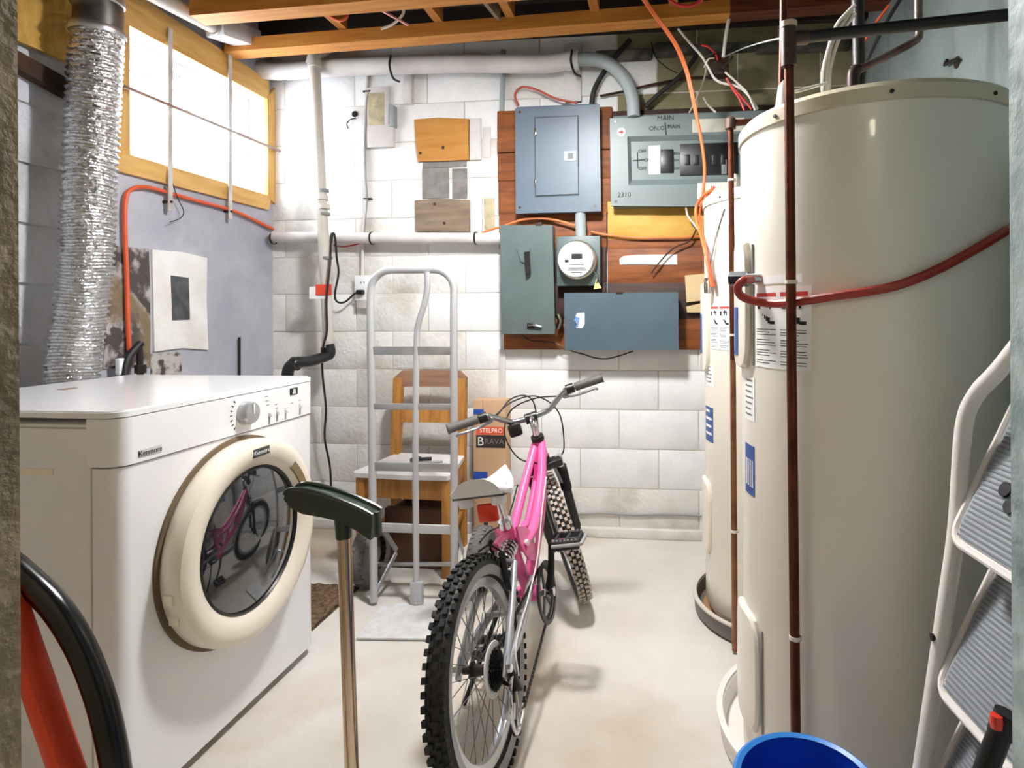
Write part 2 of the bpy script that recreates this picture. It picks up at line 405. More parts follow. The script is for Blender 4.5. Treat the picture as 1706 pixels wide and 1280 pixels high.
# security bars
bar_m = M('bar_white', 'd9d5d0', .5, c2='b8afa8', scale=10)
for n, (ua, va, ub, vb) in enumerate(((280, 45, 283, 352), (378, 85, 383, 366))):
    y = at(ub, vb, X=XL+.03).y; ztop = at(ua, va, X=XL+.03).z; zb = at(ub, vb, X=XL+.03).z
    b = MB(); b.beam((XL+.032, y, zb), (XL+.032, y+.005, ztop), .022, .007, up=(1, 0, 0), bev=.002)
    o = b.build('security_bar', bar_m, wn)
    MB().cyl((XL, y, zb+.04), (XL+.04, y, zb+.04), .006, 8).build('bolt', steel_dark, o)
b = MB().tube([at(205, 143, X=XL+.045), at(330, 195, X=XL+.045), at(467, 252, X=XL+.045)], .0075, 8)
b.build('cross_rod', M('rusty_rod', 'b3aaa4', .5, metal=.2, c2='8f6a56', scale=5), wn)

# ================================================================== ADDED LAMPS, OUT OF VIEW
def added_lamp_fixture(p, watt, label, tint=(.98, .99, 1.0)):
    t = thing('added_lamp', (p.x, p.y, ZC-.03), label, 'lamp')
    MB().lathe([(0, ZC), (.05, ZC), (.055, ZC-.03), (.03, ZC-.05), (0, ZC-.05)], 20, c=(p.x, p.y, 0)).build('canopy', vinyl, t)
    MB().cyl((p.x, p.y, ZC-.05), (p.x, p.y, p.z+.15), .004, 6).build('cord', white_c, t)
    MB().lathe([(0, .16), (.03, .16), (.04, .09), (0, .09)], 16, c=(p.x, p.y, p.z)).build('socket', vinyl, t)
    em = bpy.data.materials.new('globe_glow'); em.use_nodes = True
    q = em.node_tree.nodes['Principled BSDF']; q.inputs['Emission Color'].default_value = tint+(1,); q.inputs['Emission Strength'].default_value = watt*2.533
    MB().lathe([(.10*math.sin(PI*i/16), -.10*math.cos(PI*i/16)) for i in range(17)], 32, c=(p.x, p.y, p.z)).build('globe', em, t)
    MB().lathe([(.035, .150), (.10, .135), (.16, .085), (.195, .0), (.200, -.050), (.204, -.050), (.199, .002), (.164, .089), (.102, .141), (.035, .156)], 40, c=(p.x, p.y, p.z), close=True).build('shade', M('added_dome_white', 'e8e6e0', .5), t)  # dome added to cut the light reaching the upper walls
added_lamp_fixture(ADDED_LAMP, ADDED_LAMP_W, 'added unseen globe lamp under a dome shade in the utility room')
added_lamp_fixture(HALL_FILL, HALL_FILL_W, 'added unseen globe lamp under a dome shade behind the doorway', (1, .86, .68))

# ================================================================== DRYER
DX, DY0, DY1, DH, DB = -1.2, 1.205, 1.957, .945, -1.90
dr = thing('dryer', (DX-.35, (DY0+DY1)/2, 0), 'white front loading dryer with round glass door beside the foil duct', 'dryer')
def rrect(xb, xf, y0, y1, r, n=6):         # plan outline with the two front corners rounded
    p = [(xb, y1), (xb, y0)]
    for i in range(n+1):
        a = -PI/2+PI/2*i/n; p.append((xf-r+r*math.cos(a), y0+r+r*math.sin(a)))
    for i in range(n+1):
        a = PI/2*i/n; p.append((xf-r+r*math.cos(a), y1-r+r*math.sin(a)))
    return p
def slab(poly, z0, z1): return MB().prism([(x, y, z0) for x, y in poly], (0, 0, z1-z0))
MB().box((DB, DY0+.004, .03), (DX-.062, DY1-.004, .915), .004).build('cabinet', enamel, dr)
slab(rrect(DX-.06, DX, DY0, DY1, .035), .03, .818).build('front_panel', enamel, dr)
cp = slab(rrect(DX-.075, DX+.004, DY0, DY1, .038), .821, .928).build('control_panel', enamel, dr)
b = MB(); b.prism([(x, y, .930) for x, y in rrect(DB, DX+.003, DY0-.003, DY1+.003, .038)], (0, 0, .012))
b.prism([(x, y, .942) for x, y in rrect(DB+.004, DX-.004, DY0+.002, DY1-.002, .034)], (0, 0, .003)); b.build('top', enamel, dr)
for x in (DB+.06, DX-.10):
    for y in (DY0+.06, DY1-.06): MB().lathe([(0, 0), (.025, 0), (.022, .035), (0, .035)], 12, c=(x, y, 0)).build('foot', black, dr)
# knob with marks, sliders, badge
kp = at(409, 688, X=DX+.006)
kn = MB().lathe([(.034, 0), (.033, .018), (.029, .026), (.0, .028)], 28, axis='x', c=(DX+.004, kp.y, kp.z)).build('knob', M('knob_silver', 'b4b5b8', .3, metal=.5), dr)
MB().box((DX+.031, kp.y-.003, kp.z-.002), (DX+.034, kp.y+.003, kp.z+.026), .001).build('pointer', vinyl, kn)
for i in range(7):
    a = rad(138+i*14); MB().beam((DX+.0045, kp.y+.052*math.cos(a), kp.z+.052*math.sin(a)), (DX+.0045, kp.y+.060*math.cos(a), kp.z+.060*math.sin(a)), .0022, .002, up=(1, 0, 0)).build('dial_mark', ink, cp)
for (u, v) in ((449, 697), (462, 693), (476, 690), (500, 682)):
    p = at(u, v, X=DX+.005)
    MB().box((DX+.003, p.y-.004, p.z-.018), (DX+.0055, p.y+.004, p.z+.018), .001).build('slider_slot', M('slot_grey', 'b5b5b4', .6), cp)
    MB().box((DX+.003, p.y-.003, p.z+.004), (DX+.014, p.y+.003, p.z+.014), .001).build('slider', enamel, cp)
for (u, v) in ((444, 661), (445, 668), (446, 675), (460, 674), (461, 680), (486, 672), (499, 667)):
    p = at(u, v, X=DX+.004); MB().box((DX+.003, p.y-.006, p.z-.001), (DX+.0048, p.y+.006, p.z+.001)).build('print_line', grey_line, cp)
p = at(489, 652, X=DX+.004)
bd = MB().box((DX+.003, p.y-.020, p.z-.011), (DX+.0065, p.y+.020, p.z+.011), .003).build('emblem', black, cp)
MB().prism([(DX+.0066, p.y-.010, p.z-.008), (DX+.0066, p.y+.010, p.z-.008), (DX+.0066, p.y+.005, p.z+.008), (DX+.0066, p.y-.005, p.z+.008)], (.0006, 0, 0)).build('emblem_mark', M('emblem_grey', 'c9c9c9', .4), bd)
p = at(250, 752, X=DX+.004)
bd = MB().box((DX+.003, p.y-.032, p.z-.0085), (DX+.0055, p.y+.032, p.z+.0085), .001).build('badge', M('badge_silver', 'b9b9b6', .4), cp)
text('badge_print', 'Kenmore', .017, (DX+.0056, p.y, p.z), ink, bd, FX)
# side panel seams
sb = MB(); sb.box((DB, DY0+.0025, .905), (DX-.06, DY0+.0045, .909)); sb.box((DX-.066, DY0+.001, .03), (DX-.061, DY0+.005, .93)); sb.build('side_seam', M('seam_light', 'b9b4aa', .6), dr)
MB().box((DX-.33, DY0+.002, .80), (DX-.16, DY0+.0046, .815), .002).build('side_emboss', enamel_ivory, dr)
# door: gasket, ring, bowl glass, handle scoop, hinge pad, badge
DC = (1.578, .53)
def D(prof, n, nm, m, par=dr, ang=35): return MB().lathe(prof, n, axis='x', c=(DX, DC[0], DC[1])).build(nm, m, par, ang=ang)
D([(.255, 0), (.283, 0), (.283, .006), (.255, .006)], 64, 'gasket', M('door_gasket', '6b5a44', .7))
ring = D([(.268, .004), (.274, .015), (.276, .045), (.272, .062), (.262, .070), (.245, .073), (.222, .068), (.207, .058), (.198, .050), (.196, .030), (.20, .004)], 72, 'door', enamel_ivory)
D([(.198, .046), (.200, .052), (.194, .055), (.190, .046)], 64, 'glass_seal', black, ring)
dg = M('door_glass', '1a1d22', .04, coat=1.0, spec=.8)
D([(.193, .048), (.175, .0525), (.15, .0575), (.12, .0625), (.08, .0670), (.04, .0695), (0, .0705)], 56, 'glass', dg, ring, 60)
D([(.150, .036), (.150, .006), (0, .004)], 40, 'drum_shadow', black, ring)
hs = MB()
hs.lathe([(.214, .0645), (.214, .0695), (.236, .0735), (.238, .0700)], 14, axis='x', c=(DX, DC[0], DC[1]), a0=rad(18), a1=rad(48), close=True)
hs.build('handle_recess', M('handle_tan', '8b7a58', .6), ring)
bp_ = Vector((DX+.0725, DC[0]+.004, DC[1]+.243))
bd = MB().box((DX+.066, bp_.y-.034, bp_.z-.013), (DX+.0735, bp_.y+.034, bp_.z+.010), .001).build('badge', M('badge_dark', '3a3a38', .4), ring)
text('badge_print', 'Kenmore', .017, (DX+.0738, bp_.y, bp_.z-.0015), label_w, bd, FX)
for i in range(2):
    a = rad(190+12*i); MB().box((DX+.02, DC[0]+.277*math.cos(a)-.003, DC[1]+.277*math.sin(a)-.012), (DX+.045, DC[0]+.277*math.cos(a)+.002, DC[1]+.277*math.sin(a)+.012), .001).build('hinge_pad', enamel_ivory, ring)
p = at(113, 648, Z=.9455); MB().box((p.x-.012, p.y-.02, .944), (p.x+.012, p.y+.02, .9462)).build('top_scratch', M('scratch', '7a5a4a', .7), dr)

# ================================================================== FOIL DUCT and the things behind the dryer
dt = thing('dryer_duct', (-1.985, 1.85, .5), 'crinkled silver foil dryer duct rising along the left wall', 'duct')
path = catmull([(-2.005, 1.845, .55), (-2.005, 1.845, .95), at(141, 480, X=-1.985), at(150, 300, X=-1.98), at(157, 140, X=-1.975), at(162, 55, X=-1.965)], 20)
L_ = [0]
for i in range(1, len(path)): L_.append(L_[-1]+(path[i]-path[i-1]).length)
tot = L_[-1]; nr = int(tot/.0055); P2 = []; R2 = []
j = 0
for i in range(nr+1):
    d = tot*i/nr
    while j < len(L_)-2 and L_[j+1] < d: j += 1
    t = (d-L_[j])/max(1e-9, L_[j+1]-L_[j]); P2.append(path[j].lerp(path[j+1], t)); R2.append(.073+(.0045 if (i % 4) < 2 else -.0045))
db = MB(); n = 40
for i, p in enumerate(P2):
    for k in range(n):
        a = 2*PI*k/n; rr = R2[i]+random.uniform(-.0022, .0022)
        db.v.append(p+Vector((rr*math.cos(a), rr*math.sin(a), random.uniform(-.0012, .0012)+.004*math.sin(a*2+i*.05))))
for i in range(len(P2)-1):
    for k in range(n): db.f.append((i*n+k, i*n+(k+1) % n, (i+1)*n+(k+1) % n, (i+1)*n+k))
db.build('hose', foil, dt, ang=20)
top = path[-1]
MB().lathe([(.080, -.012), (.083, -.004), (.083, .006), (.080, .014)], 36, c=tuple(top)).build('clamp', alu, dt)
MB().tube([top, top+Vector((0, 0, .10)), top+Vector((-.03, -.07, .18)), top+Vector((-.05, -.2, .22)), top+Vector((-.05, -.42, .23))], .071, 24, 6).build('elbow', M('galv_duct', '8d8a86', .35, metal=.8, c2='5a5652', scale=7), dt)
MB().lathe([(.074, .10), (.079, .105), (.079, .125), (.074, .13)], 32, c=(top.x, top.y, top.z)).build('elbow_seam', alu, dt)
# yellow plywood board and rotten strip high on the left wall, orange flex up there
b = MB().box((XL+.012, 1.55, 2.06), (XL+.03, 2.045, 2.68)); b.build('plywood_board', ply_y, None, 'yellow plywood board on the left wall behind the duct elbow', 'board')
b = MB(); b.prism([(XL+.004, 1.55, 2.0), (XL+.004, 2.06, 1.905), (XL+.004, 2.06, 1.97), (XL+.004, 1.55, 2.055)], (.04, 0, 0)); b.build('rotten_batten', dark_wood, None, 'dark rotten wooden batten under the yellow plywood board', 'batten')
# white plaster patch with a dark rectangular hole, dark bricks beside it
pt = thing('plaster_patch', at(300, 500, X=XL+.004), 'white plaster patch with dark rectangular hole on the grey left wall', 'plaster patch')
def lq(pts, x, t, nm, m, par): 
    b = MB(); q = [at(u, v, X=x) for u, v in pts]; b.prism([Vector((x, k.y, k.z)) for k in q], (t, 0, 0)); return b.build(nm, m, par)
lq([(250, 416), (300, 420), (342, 430), (341, 500), (344, 583), (300, 580), (254, 586), (252, 500)], XL, .010, 'plaster', plaster_w, pt)
lq([(281, 459), (311, 463), (313, 533), (284, 534)], XL+.001, .0105, 'hole', dark_hole, pt)
tb = thing('bare_patch', at(230, 500, X=XL+.002), 'dark patch of bare tarred brick beside the red cable', 'bare patch')
lq([(185, 408), (215, 412), (246, 414), (248, 470), (249, 560), (248, 612), (170, 615)], XL, .005, 'brick_face', tar, tb)
lq([(250, 590), (262, 589), (300, 586), (302, 625), (250, 625)], XL, .004, 'crumbled_edge', M('crumbled', 'b7b1ad', .9, c2='4a403c', scale=22, lo=.5, hi=.62, bump=.7, bscale=40), tb)
# orange cable along the left wall
oc = [at(u, v, X=XL+.02) for u, v in ((215, 584), (213, 540), (211, 460), (208, 380), (209, 335), (218, 316), (245, 312), (283, 322), (330, 335), (385, 350), (420, 365), (455, 382))]
MB().tube(oc, .0085, 8, 5).build('orange_cable', orange_c, None, 'orange armoured cable bending along the left wall below the window', 'cable')
MB().tube([at(u, v, X=XL+.03) for u, v in ((286, 300), (296, 330), (306, 352), (300, 364), (283, 370))], .0018, 6, 6).build('wire_end', blackr, None, 'loose thin dark wire hanging off the first window bar', 'wire')
# supply taps and hoses
vt = thing('hose_valve', at(225, 610, X=-2.06), 'black supply valve and hose behind the dryer top', 'valve')
MB().tube([at(u, v, X=-2.07) for u, v in ((234, 572), (225, 582), (212, 600), (205, 640))], .014, 10, 5).build('hose', blackr, vt)
MB().cyl(at(234, 640, X=-2.07), at(232, 575, X=-2.07), .012, 10).build('pipe', steel_dark, vt)
MB().cyl(at(234, 622, X=-2.07), at(234, 608, X=-2.07), .020, 6).build('nut', steel_dark, vt)
MB().box(at(199, 612, X=-2.08)+Vector((-.01, -.01, -.03)), at(203, 602, X=-2.08)+Vector((.01, .012, .012)), .004).build('valve_handle', vinyl, vt)
MB().cyl(at(399, 640, X=XL+.015), at(399, 562, X=XL+.015), .006, 8).build('iron_rod', steel_dark, None, 'thin dark iron rod against the grey left wall above the dryer', 'rod')
# white conduit and box at the top of the left wall
cb = thing('conduit_fitting', at(390, 70, X=-2.0), 'white pipe ending in a rectangular box above the window', 'conduit')
a_ = at(262, -6, X=-2.02); c_ = at(356, 44, X=-2.02)
MB().tube([a_+(a_-c_)*.6, c_], .033, 20).build('pipe', white_pvc, cb)
MB().cyl(c_-(c_-a_).normalized()*.012, c_+(c_-a_).normalized()*.03, .040, 20).build('collar', white_pvc, cb)
q = at(426, 70, X=-1.99); MB().beam(c_+Vector((.0, .0, .0)), Vector((c_.x+.02, q.y, q.z+.008)), .10, .085, bev=.008).build('box', M('box_white', 'dcdde0', .5), cb)

# ================================================================== BACK WALL: pipes
def bwp(u, v, off=.0): return at(u, v, Y=YB-off)
def quadbox(u0, v0, u1, v1, yb, yf, bev=.004, mb=None):     # upright box on the back wall: pixel rectangle on its front face yf, back at yb
    p = at(u0, v0, Y=yf); q = at(u1, v1, Y=yf)
    mb = mb or MB(); return mb.box((p.x, yf, q.z), (q.x, yb, p.z), bev)
# big white pipe under the framing with grey elbow down into the breaker box
hp = thing('conduit_run', at(680, 110, Y=2.99), 'thick white conduit along the wall top curving grey into the breaker panel', 'conduit')
MB().tube([at(418, 116, Y=2.99), at(470, 119, Y=2.99), at(560, 113, Y=2.99), at(700, 108, Y=2.99), at(800, 106, Y=2.99), at(905, 107, Y=2.99), at(955, 100, Y=2.99)], .045, 20, 4).build('pipe', white_paint_pipe, hp)
MB().tube([at(950, 101, Y=2.99), at(985, 99, Y=2.99), at(1015, 107, Y=2.99), at(1040, 130, Y=2.99), at(1053, 160, Y=2.99), at(1056, 195, Y=2.99)], .033, 20, 6).build('elbow', grey_conduit, hp)
MB().cyl(at(944, 102, Y=2.99), at(964, 100, Y=2.99), .050, 20).build('coupling', white_paint_pipe, hp)
for u, v in ((653, 110), (955, 101)):
    MB().tube([at(u-2, v-18, Y=2.94), at(u-4, v, Y=2.935), at(u+2, v+20, Y=2.945), at(u+12, v+26, Y=3.05)], .006, 6, 4).build('strap', steel_dark, hp)
for n_, (u0, v0, u1, v1) in enumerate(((672, 122, 686, 172), (940, 72, 968, 168))):
    quadbox(u0, v0, u1, v1, YB, YB-.035).build('wall_batten', white_paint_pipe, None, ('short white batten hanging from the thick white conduit', 'white batten behind the conduit coupling above the grey panel')[n_], 'batten')
# lower pipe
lp = thing('drain_pipe', at(640, 397, Y=3.03), 'long white horizontal pipe across the middle of the back wall', 'pipe')
MB().tube([at(455, 395, Y=3.035), at(640, 397, Y=3.035), at(838, 398, Y=3.035)], .030, 20).build('pipe', white_paint_pipe, lp)
for u in (456, 620, 793): MB().lathe([(.031, -.004), (.034, -.004), (.034, .004), (.031, .004)], 20, axis='x', c=tuple(at(u, 397, Y=3.035)), close=True).build('band', steel_dark, lp)
# vertical pvc drain with black elbow
vp = thing('standpipe', at(548, 600, Y=2.93), 'leaning white drain pipe with a black elbow behind the dryer', 'pipe')
vy = 2.93
v0, v1 = at(524, 100, Y=vy), at(548, 580, Y=vy)
MB().tube([v0, v1], .0265, 18).build('pipe', white_pvc, vp)
for u, v, l, r in ((524, 104, 18, .034), (537, 330, 8, .030), (540, 345, 8, .030), (547, 566, 10, .030)):
    p = at(u, v, Y=vy); dvec = (v1-v0).normalized(); MB().cyl(p-dvec*l*.0015, p+dvec*l*.0015, r, 18).build('coupling', white_pvc, vp)
for u, v in ((541, 357), (545, 430), (539, 318)):
    p = at(u, v, Y=vy); dvec = (v1-v0).normalized(); MB().cyl(p-dvec*.007, p+dvec*.007, .0272, 18).build('print_band', M('pipe_grey', '77777a', .5), vp)
MB().tube([at(520, 108, Y=vy), at(526, 92, Y=vy), at(540, 86, Y=2.99), at(540, 84, Y=3.05)], .032, 14, 4).build('elbow', white_pvc, vp)
MB().tube([at(548, 574, Y=vy), at(550, 588, Y=vy), at(543, 594, Y=vy-.02), at(515, 602, Y=vy-.12), at(492, 605, Y=vy-.2), at(480, 618, Y=vy-.22), at(478, 660, Y=vy-.22)], .027, 16, 6).build('black_elbow', black_pipe, vp)
p = at(546, 585, Y=vy); MB().lathe([(.0, -.02), (.034, -.02), (.034, .02), (0, .02)], 18, c=tuple(p)).build('black_hub', black_pipe, vp)
p = at(492, 606, Y=vy-.2); MB().lathe([(.0, -.014), (.034, -.014), (.034, .014), (0, .014)], 18, axis='x', c=tuple(p)).build('black_hub', black_pipe, vp)
tg = thing('pipe_tag', at(535, 490, Y=vy-.03), 'red and white paper tag wrapped on the leaning drain pipe', 'tag')
q0 = at(526, 474, Y=vy-.03); q1 = at(552, 492, Y=vy-.03); MB().box((q0.x, vy-.031, q1.z), (q1.x, vy-.0275, q0.z)).build('red_band', M('tag_red', 'd9482f', .6), tg)
q0 = at(515, 478, Y=vy-.028); q1 = at(549, 498, Y=vy-.028); MB().box((q0.x, vy-.0272, q1.z), (q1.x, vy-.0268, q0.z)).build('paper', label_w, tg)

# cords
MB().tube([at(u, v, Y=y) for u, v, y in ((553, 388, 2.99), (551, 400, 2.985), (550, 440, 2.90), (544, 500, 2.895), (545, 550, 2.895), (538, 580, 2.89), (537, 620, 2.95), (543, 680, 2.98), (541, 730, 3.0), (550, 780, 3.02), (552, 840, 3.03))], .0055, 8, 6).build('hanging_cord', M('brown_black_cord', '2a1d1b', .5), None, 'dark brown cord hanging down beside the leaning drain pipe', 'cord')
pc = thing('power_cord', at(600, 490, Y=3.05), 'black power cord looped from the pipe and plugged into the outlet', 'cord')
MB().tube([at(u, v, Y=y) for u, v, y in ((551, 410, 2.98), (555, 388, 2.98), (559, 402, 2.98), (561, 430, 3.0), (564, 455, 3.02), (558, 490, 3.03), (562, 503, 3.03), (575, 503, 3.03), (590, 490, 3.03), (597, 487, 3.03))], .0055, 8, 6).build('cord', blackr, pc)
q = at(600, 487, Y=3.03); MB().box(q+Vector((-.02, -.012, -.013)), q+Vector((.018, .02, .013)), .006).build('plug', black, pc)
MB().tube([at(u, v, Y=3.06) for u, v in ((556, 408), (570, 411), (590, 408), (610, 402))], .004, 6, 4).build('red_wire', red_c, None, 'short red wire under the long horizontal pipe', 'wire')
# outlet with conduit
ot = thing('wall_outlet', at(605, 487, Y=YB-.03), 'white electrical outlet box on the painted block wall', 'outlet')
quadbox(593, 461, 617, 514, YB, YB-.04, .004).build('box', white_paint_pipe, ot)
pf = quadbox(591, 459, 619, 500, YB-.038, YB-.043, .002).build('cover_plate', vinyl, ot)
for dv in (471, 488):
    q = at(604, dv, Y=YB-.044)
    for dx in (-.008, .008): MB().box((q.x+dx-.0015, YB-.0445, q.z-.006), (q.x+dx+.0015, YB-.0425, q.z+.006)).build('slot', ink, pf)
MB().tube([at(u, v, Y=YB-.012) for u, v in ((604, 462), (604, 420), (606, 380), (609, 335), (608, 300), (607, 250), (609, 200), (611, 150), (613, 124))], .009, 10, 3).build('cable_conduit', white_paint_pipe, None, 'thin white conduit running up the block wall from the outlet', 'conduit')
MB().tube([at(u, v, Y=YB-.022) for u, v in ((614, 150), (610, 180), (608, 240), (610, 300), (612, 332), (606, 400))], .003, 6, 4).build('grey_wire', M('grey_wire', '8b8b8a', .6), None, 'thin grey wire taped along the white wall conduit', 'wire')
for (u, v) in ((611, 152), (612, 331)):
    q = at(u, v, Y=YB-.02); MB().box(q+Vector((-.022, -.004, -.004)), q+Vector((.022, .02, .004)), .002).build('cable_clip', steel_dark, None, ('dark cable clip at the top of the wall conduit', 'dark cable clip halfway down the wall conduit')[v > 200], 'clip')
# painted wall box with the bare square
jb = thing('junction_board', at(632, 200, Y=YB-.03), 'white painted board with a bare tan square and a box beside it', 'board')
quadbox(611, 146, 648, 213, YB, YB-.022, .003).build('board', white_paint_pipe, jb)
quadbox(613, 155, 640, 209, YB-.02, YB-.024, .001).build('bare_square', lichen, jb)
quadbox(611, 209, 655, 244, YB, YB-.03, .003).build('lower_box', white_paint_pipe, jb)
quadbox(648, 175, 656, 210, YB, YB-.045, .003).build('side_box', grey_conduit, jb)
hb = thing('pipe_hole', at(591, 190, Y=YB-.006), 'black hole in the block wall with a bent wire', 'hole')
q = at(591, 190, Y=YB-.006); MB().lathe([(0, .0), (.016, 0), (.017, .003), (0, .003)], 14, axis='y', c=(q.x, YB-.008, q.z)).build('opening', black, hb)
MB().tube([at(u, v, Y=YB-.012) for u, v in ((593, 197), (584, 199), (578, 206), (580, 214))], .003, 6, 4).build('wire', blackr, hb)
# wooden blocks and bare block between them
q = thing('plywood_block', at(736, 265, Y=YB-.02), 'square orange plywood piece screwed to the white block wall', 'board')
b = MB(); b.prism([at(*p, Y=YB-.022) for p in ((690, 199), (730, 196), (781, 198), (780, 230), (781, 266), (740, 268), (697, 269), (693, 240))], (0, .022, 0)); o = b.build('panel', ply_o, q)
for u, v in ((738, 246), (700, 255)): p = at(u, v, Y=YB-.023); MB().lathe([(0, -.001), (.008, -.001), (.008, .002), (0, .002)], 12, axis='y', c=(p.x, YB-.0225, p.z)).build('knot', dark_wood, o)
q = thing('worn_board', at(738, 380, Y=YB-.02), 'grey brown wooden board screwed below the bare block', 'board')
b = MB(); b.prism([at(*p, Y=YB-.022) for p in ((691, 334), (730, 331), (783, 333), (782, 386), (740, 384), (693, 386))], (0, .022, 0)); o = b.build('panel', board_b, q)
for u, v in ((724, 340), (740, 372)): p = at(u, v, Y=YB-.023); MB().lathe([(0, -.001), (.008, -.001), (.008, .002), (0, .002)], 12, axis='y', c=(p.x, YB-.0225, p.z)).build('knot', dark_wood, o)
q = thing('bare_blocks', at(740, 330, Y=YB-.008), 'unpainted grey concrete block showing between two wooden pieces', 'concrete block')
for u0, v0, u1, v1 in ((704, 270, 777, 278), (703, 281, 748, 330), (753, 281, 778, 330)): quadbox(u0, v0, u1, v1, YB, YB-.009, .002).build('block_face', bare_block, q)
for n_, (u0, v0, u1, v1) in enumerate(((782, 197, 801, 266), (783, 330, 803, 388))):
    quadbox(u0, v0, u1, v1, YB, YB-.02, .003).build('white_batten', white_paint_pipe, None, ('white painted batten beside the orange plywood piece', 'white painted batten beside the grey brown board')[n_], 'batten')
for n_, (u0, v0, u1, v1) in enumerate(((804, 212, 817, 262), (806, 330, 824, 382))):
    quadbox(u0, v0, u1, v1, YB, YB-.009, .002).build('patch', (white_paint_pipe, lichen)[n_], None, ('thin white painted panel between the batten and the planks', 'tan bare strip between white batten and wooden planks')[n_], 'wall patch')
MB().tube([at(839, 84, Y=YB-.02), at(836, 186, Y=YB-.02)], .014, 10).build('short_conduit', grey_conduit, None, 'short vertical conduit above the stained wooden planks', 'conduit')
quadbox(831, 582, 843, 900, YB, YB-.016, .003).build('wall_strip', white_paint_pipe, None, 'tall narrow white strip on the wall under the disconnect box', 'strip')
MB().tube([at(u, v, Y=YB-.012) for u, v in ((930, 859), (1000, 855), (1060, 858), (1120, 857), (1180, 861))], .006, 6, 4).build('skirting_cable', M('cable_grey', '9a9a98', .6), None, 'grey cable along the foot of the back wall behind the bicycle', 'cable')

# ================================================================== ELECTRICAL BOARD
eb = thing('backing_board', at(1000, 580, Y=YB-.02), 'stained wooden plank backing behind the electrical boxes', 'wooden backing')
def plank(u0, v0, u1, v1, m=plank_m, t=.030, par=eb): quadbox(u0, v0, u1, v1, YB-.0045, YB-t, .004).build('plank', m, par)
plank(828, 185, 1020, 251); plank(829, 253, 1020, 298); plank(830, 300, 1020, 354)
plank(1021, 185, 1330, 262, plank_shade); plank(1021, 264, 1330, 338, plank_shade)
plank(831, 357, 1011, 412); plank(836, 414, 1010, 470, plank_shade); plank(836, 472, 1010, 530, plank_shade); plank(839, 532, 1180, 583)
plank(1012, 398, 1300, 412); plank(1012, 414, 1300, 470); plank(1012, 472, 1300, 530, plank_shade)
quadbox(1012, 336, 1180, 397, YB, YB-.034, .004).build('yellow_panel', ply_y, eb)
def screws(par, pts, y):
    for u, v in pts:
        p = at(u, v, Y=y); MB().lathe([(0, -.003), (.006, -.003), (.008, 0), (0, 0)], 10, axis='y', c=(p.x, y, p.z)).build('screw', chrome, par)
# sub panel with door
e1 = thing('breaker_subpanel', at(929, 354, Y=YB-.09), 'blue grey breaker panel with a closed latched door', 'breaker panel')
y1 = YB-.10
quadbox(861, 178, 997, 352, YB-.031, y1+.004, .003).build('box', grey_panel, e1)
b = MB(); b.prism([at(*p, Y=y1) for p in ((858, 181), (999, 174), (1001, 352), (859, 356))], (0, .005, 0)); b.build('cover', grey_panel, e1)
dd = MB(); dd.prism([at(*p, Y=y1-.006) for p in ((892, 197), (962, 194), (963, 323), (893, 326))], (0, .006, 0)); dd = dd.build('door', grey_panel, e1)
sm = MB(); sm.prism([at(*p, Y=y1-.0008) for p in ((890, 195), (964, 192), (965, 326), (891, 329))], (0, .001, 0)); sm.build('door_gap', M('gap_dark', '3c444c', .7), e1)
l_ = quadbox(940, 252, 960, 268, y1-.006, y1-.010, .001).build('latch', M('latch_silver', 'a9b2b9', .4), dd)
quadbox(946, 255, 955, 265, y1-.0095, y1-.0105, .0).build('latch_pull', black, dd)
for v in (220, 305): quadbox(890, v-6, 893, v+6, y1-.002, y1-.010, .001).build('hinge', chrome, dd)
screws(e1, ((866, 187), (988, 181), (866, 346), (991, 343)), y1)
# main panel with handwriting
e2 = thing('main_breaker_box', at(1150, 342, Y=YB-.09), 'grey main breaker panel with handwriting and an open breaker window', 'breaker panel')
y2 = YB-.10
quadbox(1021, 193, 1296, 340, YB-.031, y2+.026, .004).build('box', grey_panel2, e2)
cv = MB()
o_ = [at(*p, Y=y2) for p in ((1016, 197), (1300, 183), (1300, 345), (1018, 343))]
i_ = [at(*p, Y=y2) for p in ((1045, 227), (1290, 222), (1290, 305), (1047, 309))]
k_ = [at(*p, Y=y2+.022) for p in ((1051, 236), (1284, 232), (1284, 296), (1053, 300))]
V = o_+i_+k_
cv.add(V, [(0, 1, 5, 4), (1, 2, 6, 5), (2, 3, 7, 6), (3, 0, 4, 7), (4, 5, 9, 8), (5, 6, 10, 9), (6, 7, 11, 10), (7, 4, 8, 11), (8, 9, 10, 11)])
V2 = o_+[p+Vector((0, .02, 0)) for p in o_]
cv.add(V2, [(0, 1, 5, 4), (1, 2, 6, 5), (2, 3, 7, 6), (3, 0, 4, 7)]); cv.build('cover', grey_panel2, e2)
yk = y2+.022
quadbox(1080, 243, 1100, 290, yk, yk-.002, 0).build('paper_slip', label_w, e2)
quadbox(1100, 249, 1122, 287, yk, yk-.010, .002).build('main_breaker', black, e2)
br = quadbox(1133, 240, 1230, 290, yk, yk-.006, .001).build('breaker_bank', black, e2)
for u in (1145, 1160, 1175, 1190, 1205, 1222): quadbox(u-4, 258, u+4, 274, yk-.006, yk-.011, .001).build('breaker_toggle', M('toggle', '1c1c1e', .4), br)
quadbox(1202, 266, 1211, 290, yk-.006, yk-.010, .001).build('spare_toggle', M('toggle_grey', '77797b', .5), br)
quadbox(1153, 199, 1240, 218, y2, y2-.0015, 0).build('paper_strip', M('paper_old', 'c3c1b3', .7), e2)
quadbox(1162, 305, 1215, 330, y2, y2-.0015, 0).build('paper_card', M('paper_card', 'd9d7cb', .7), e2)
text('handwriting', 'MAIN', .034, at(1109, 197, Y=y2-.001), ink, e2, FY)
text('handwriting', 'ON.G', .030, at(1094, 214, Y=y2-.001), ink, e2, FY)
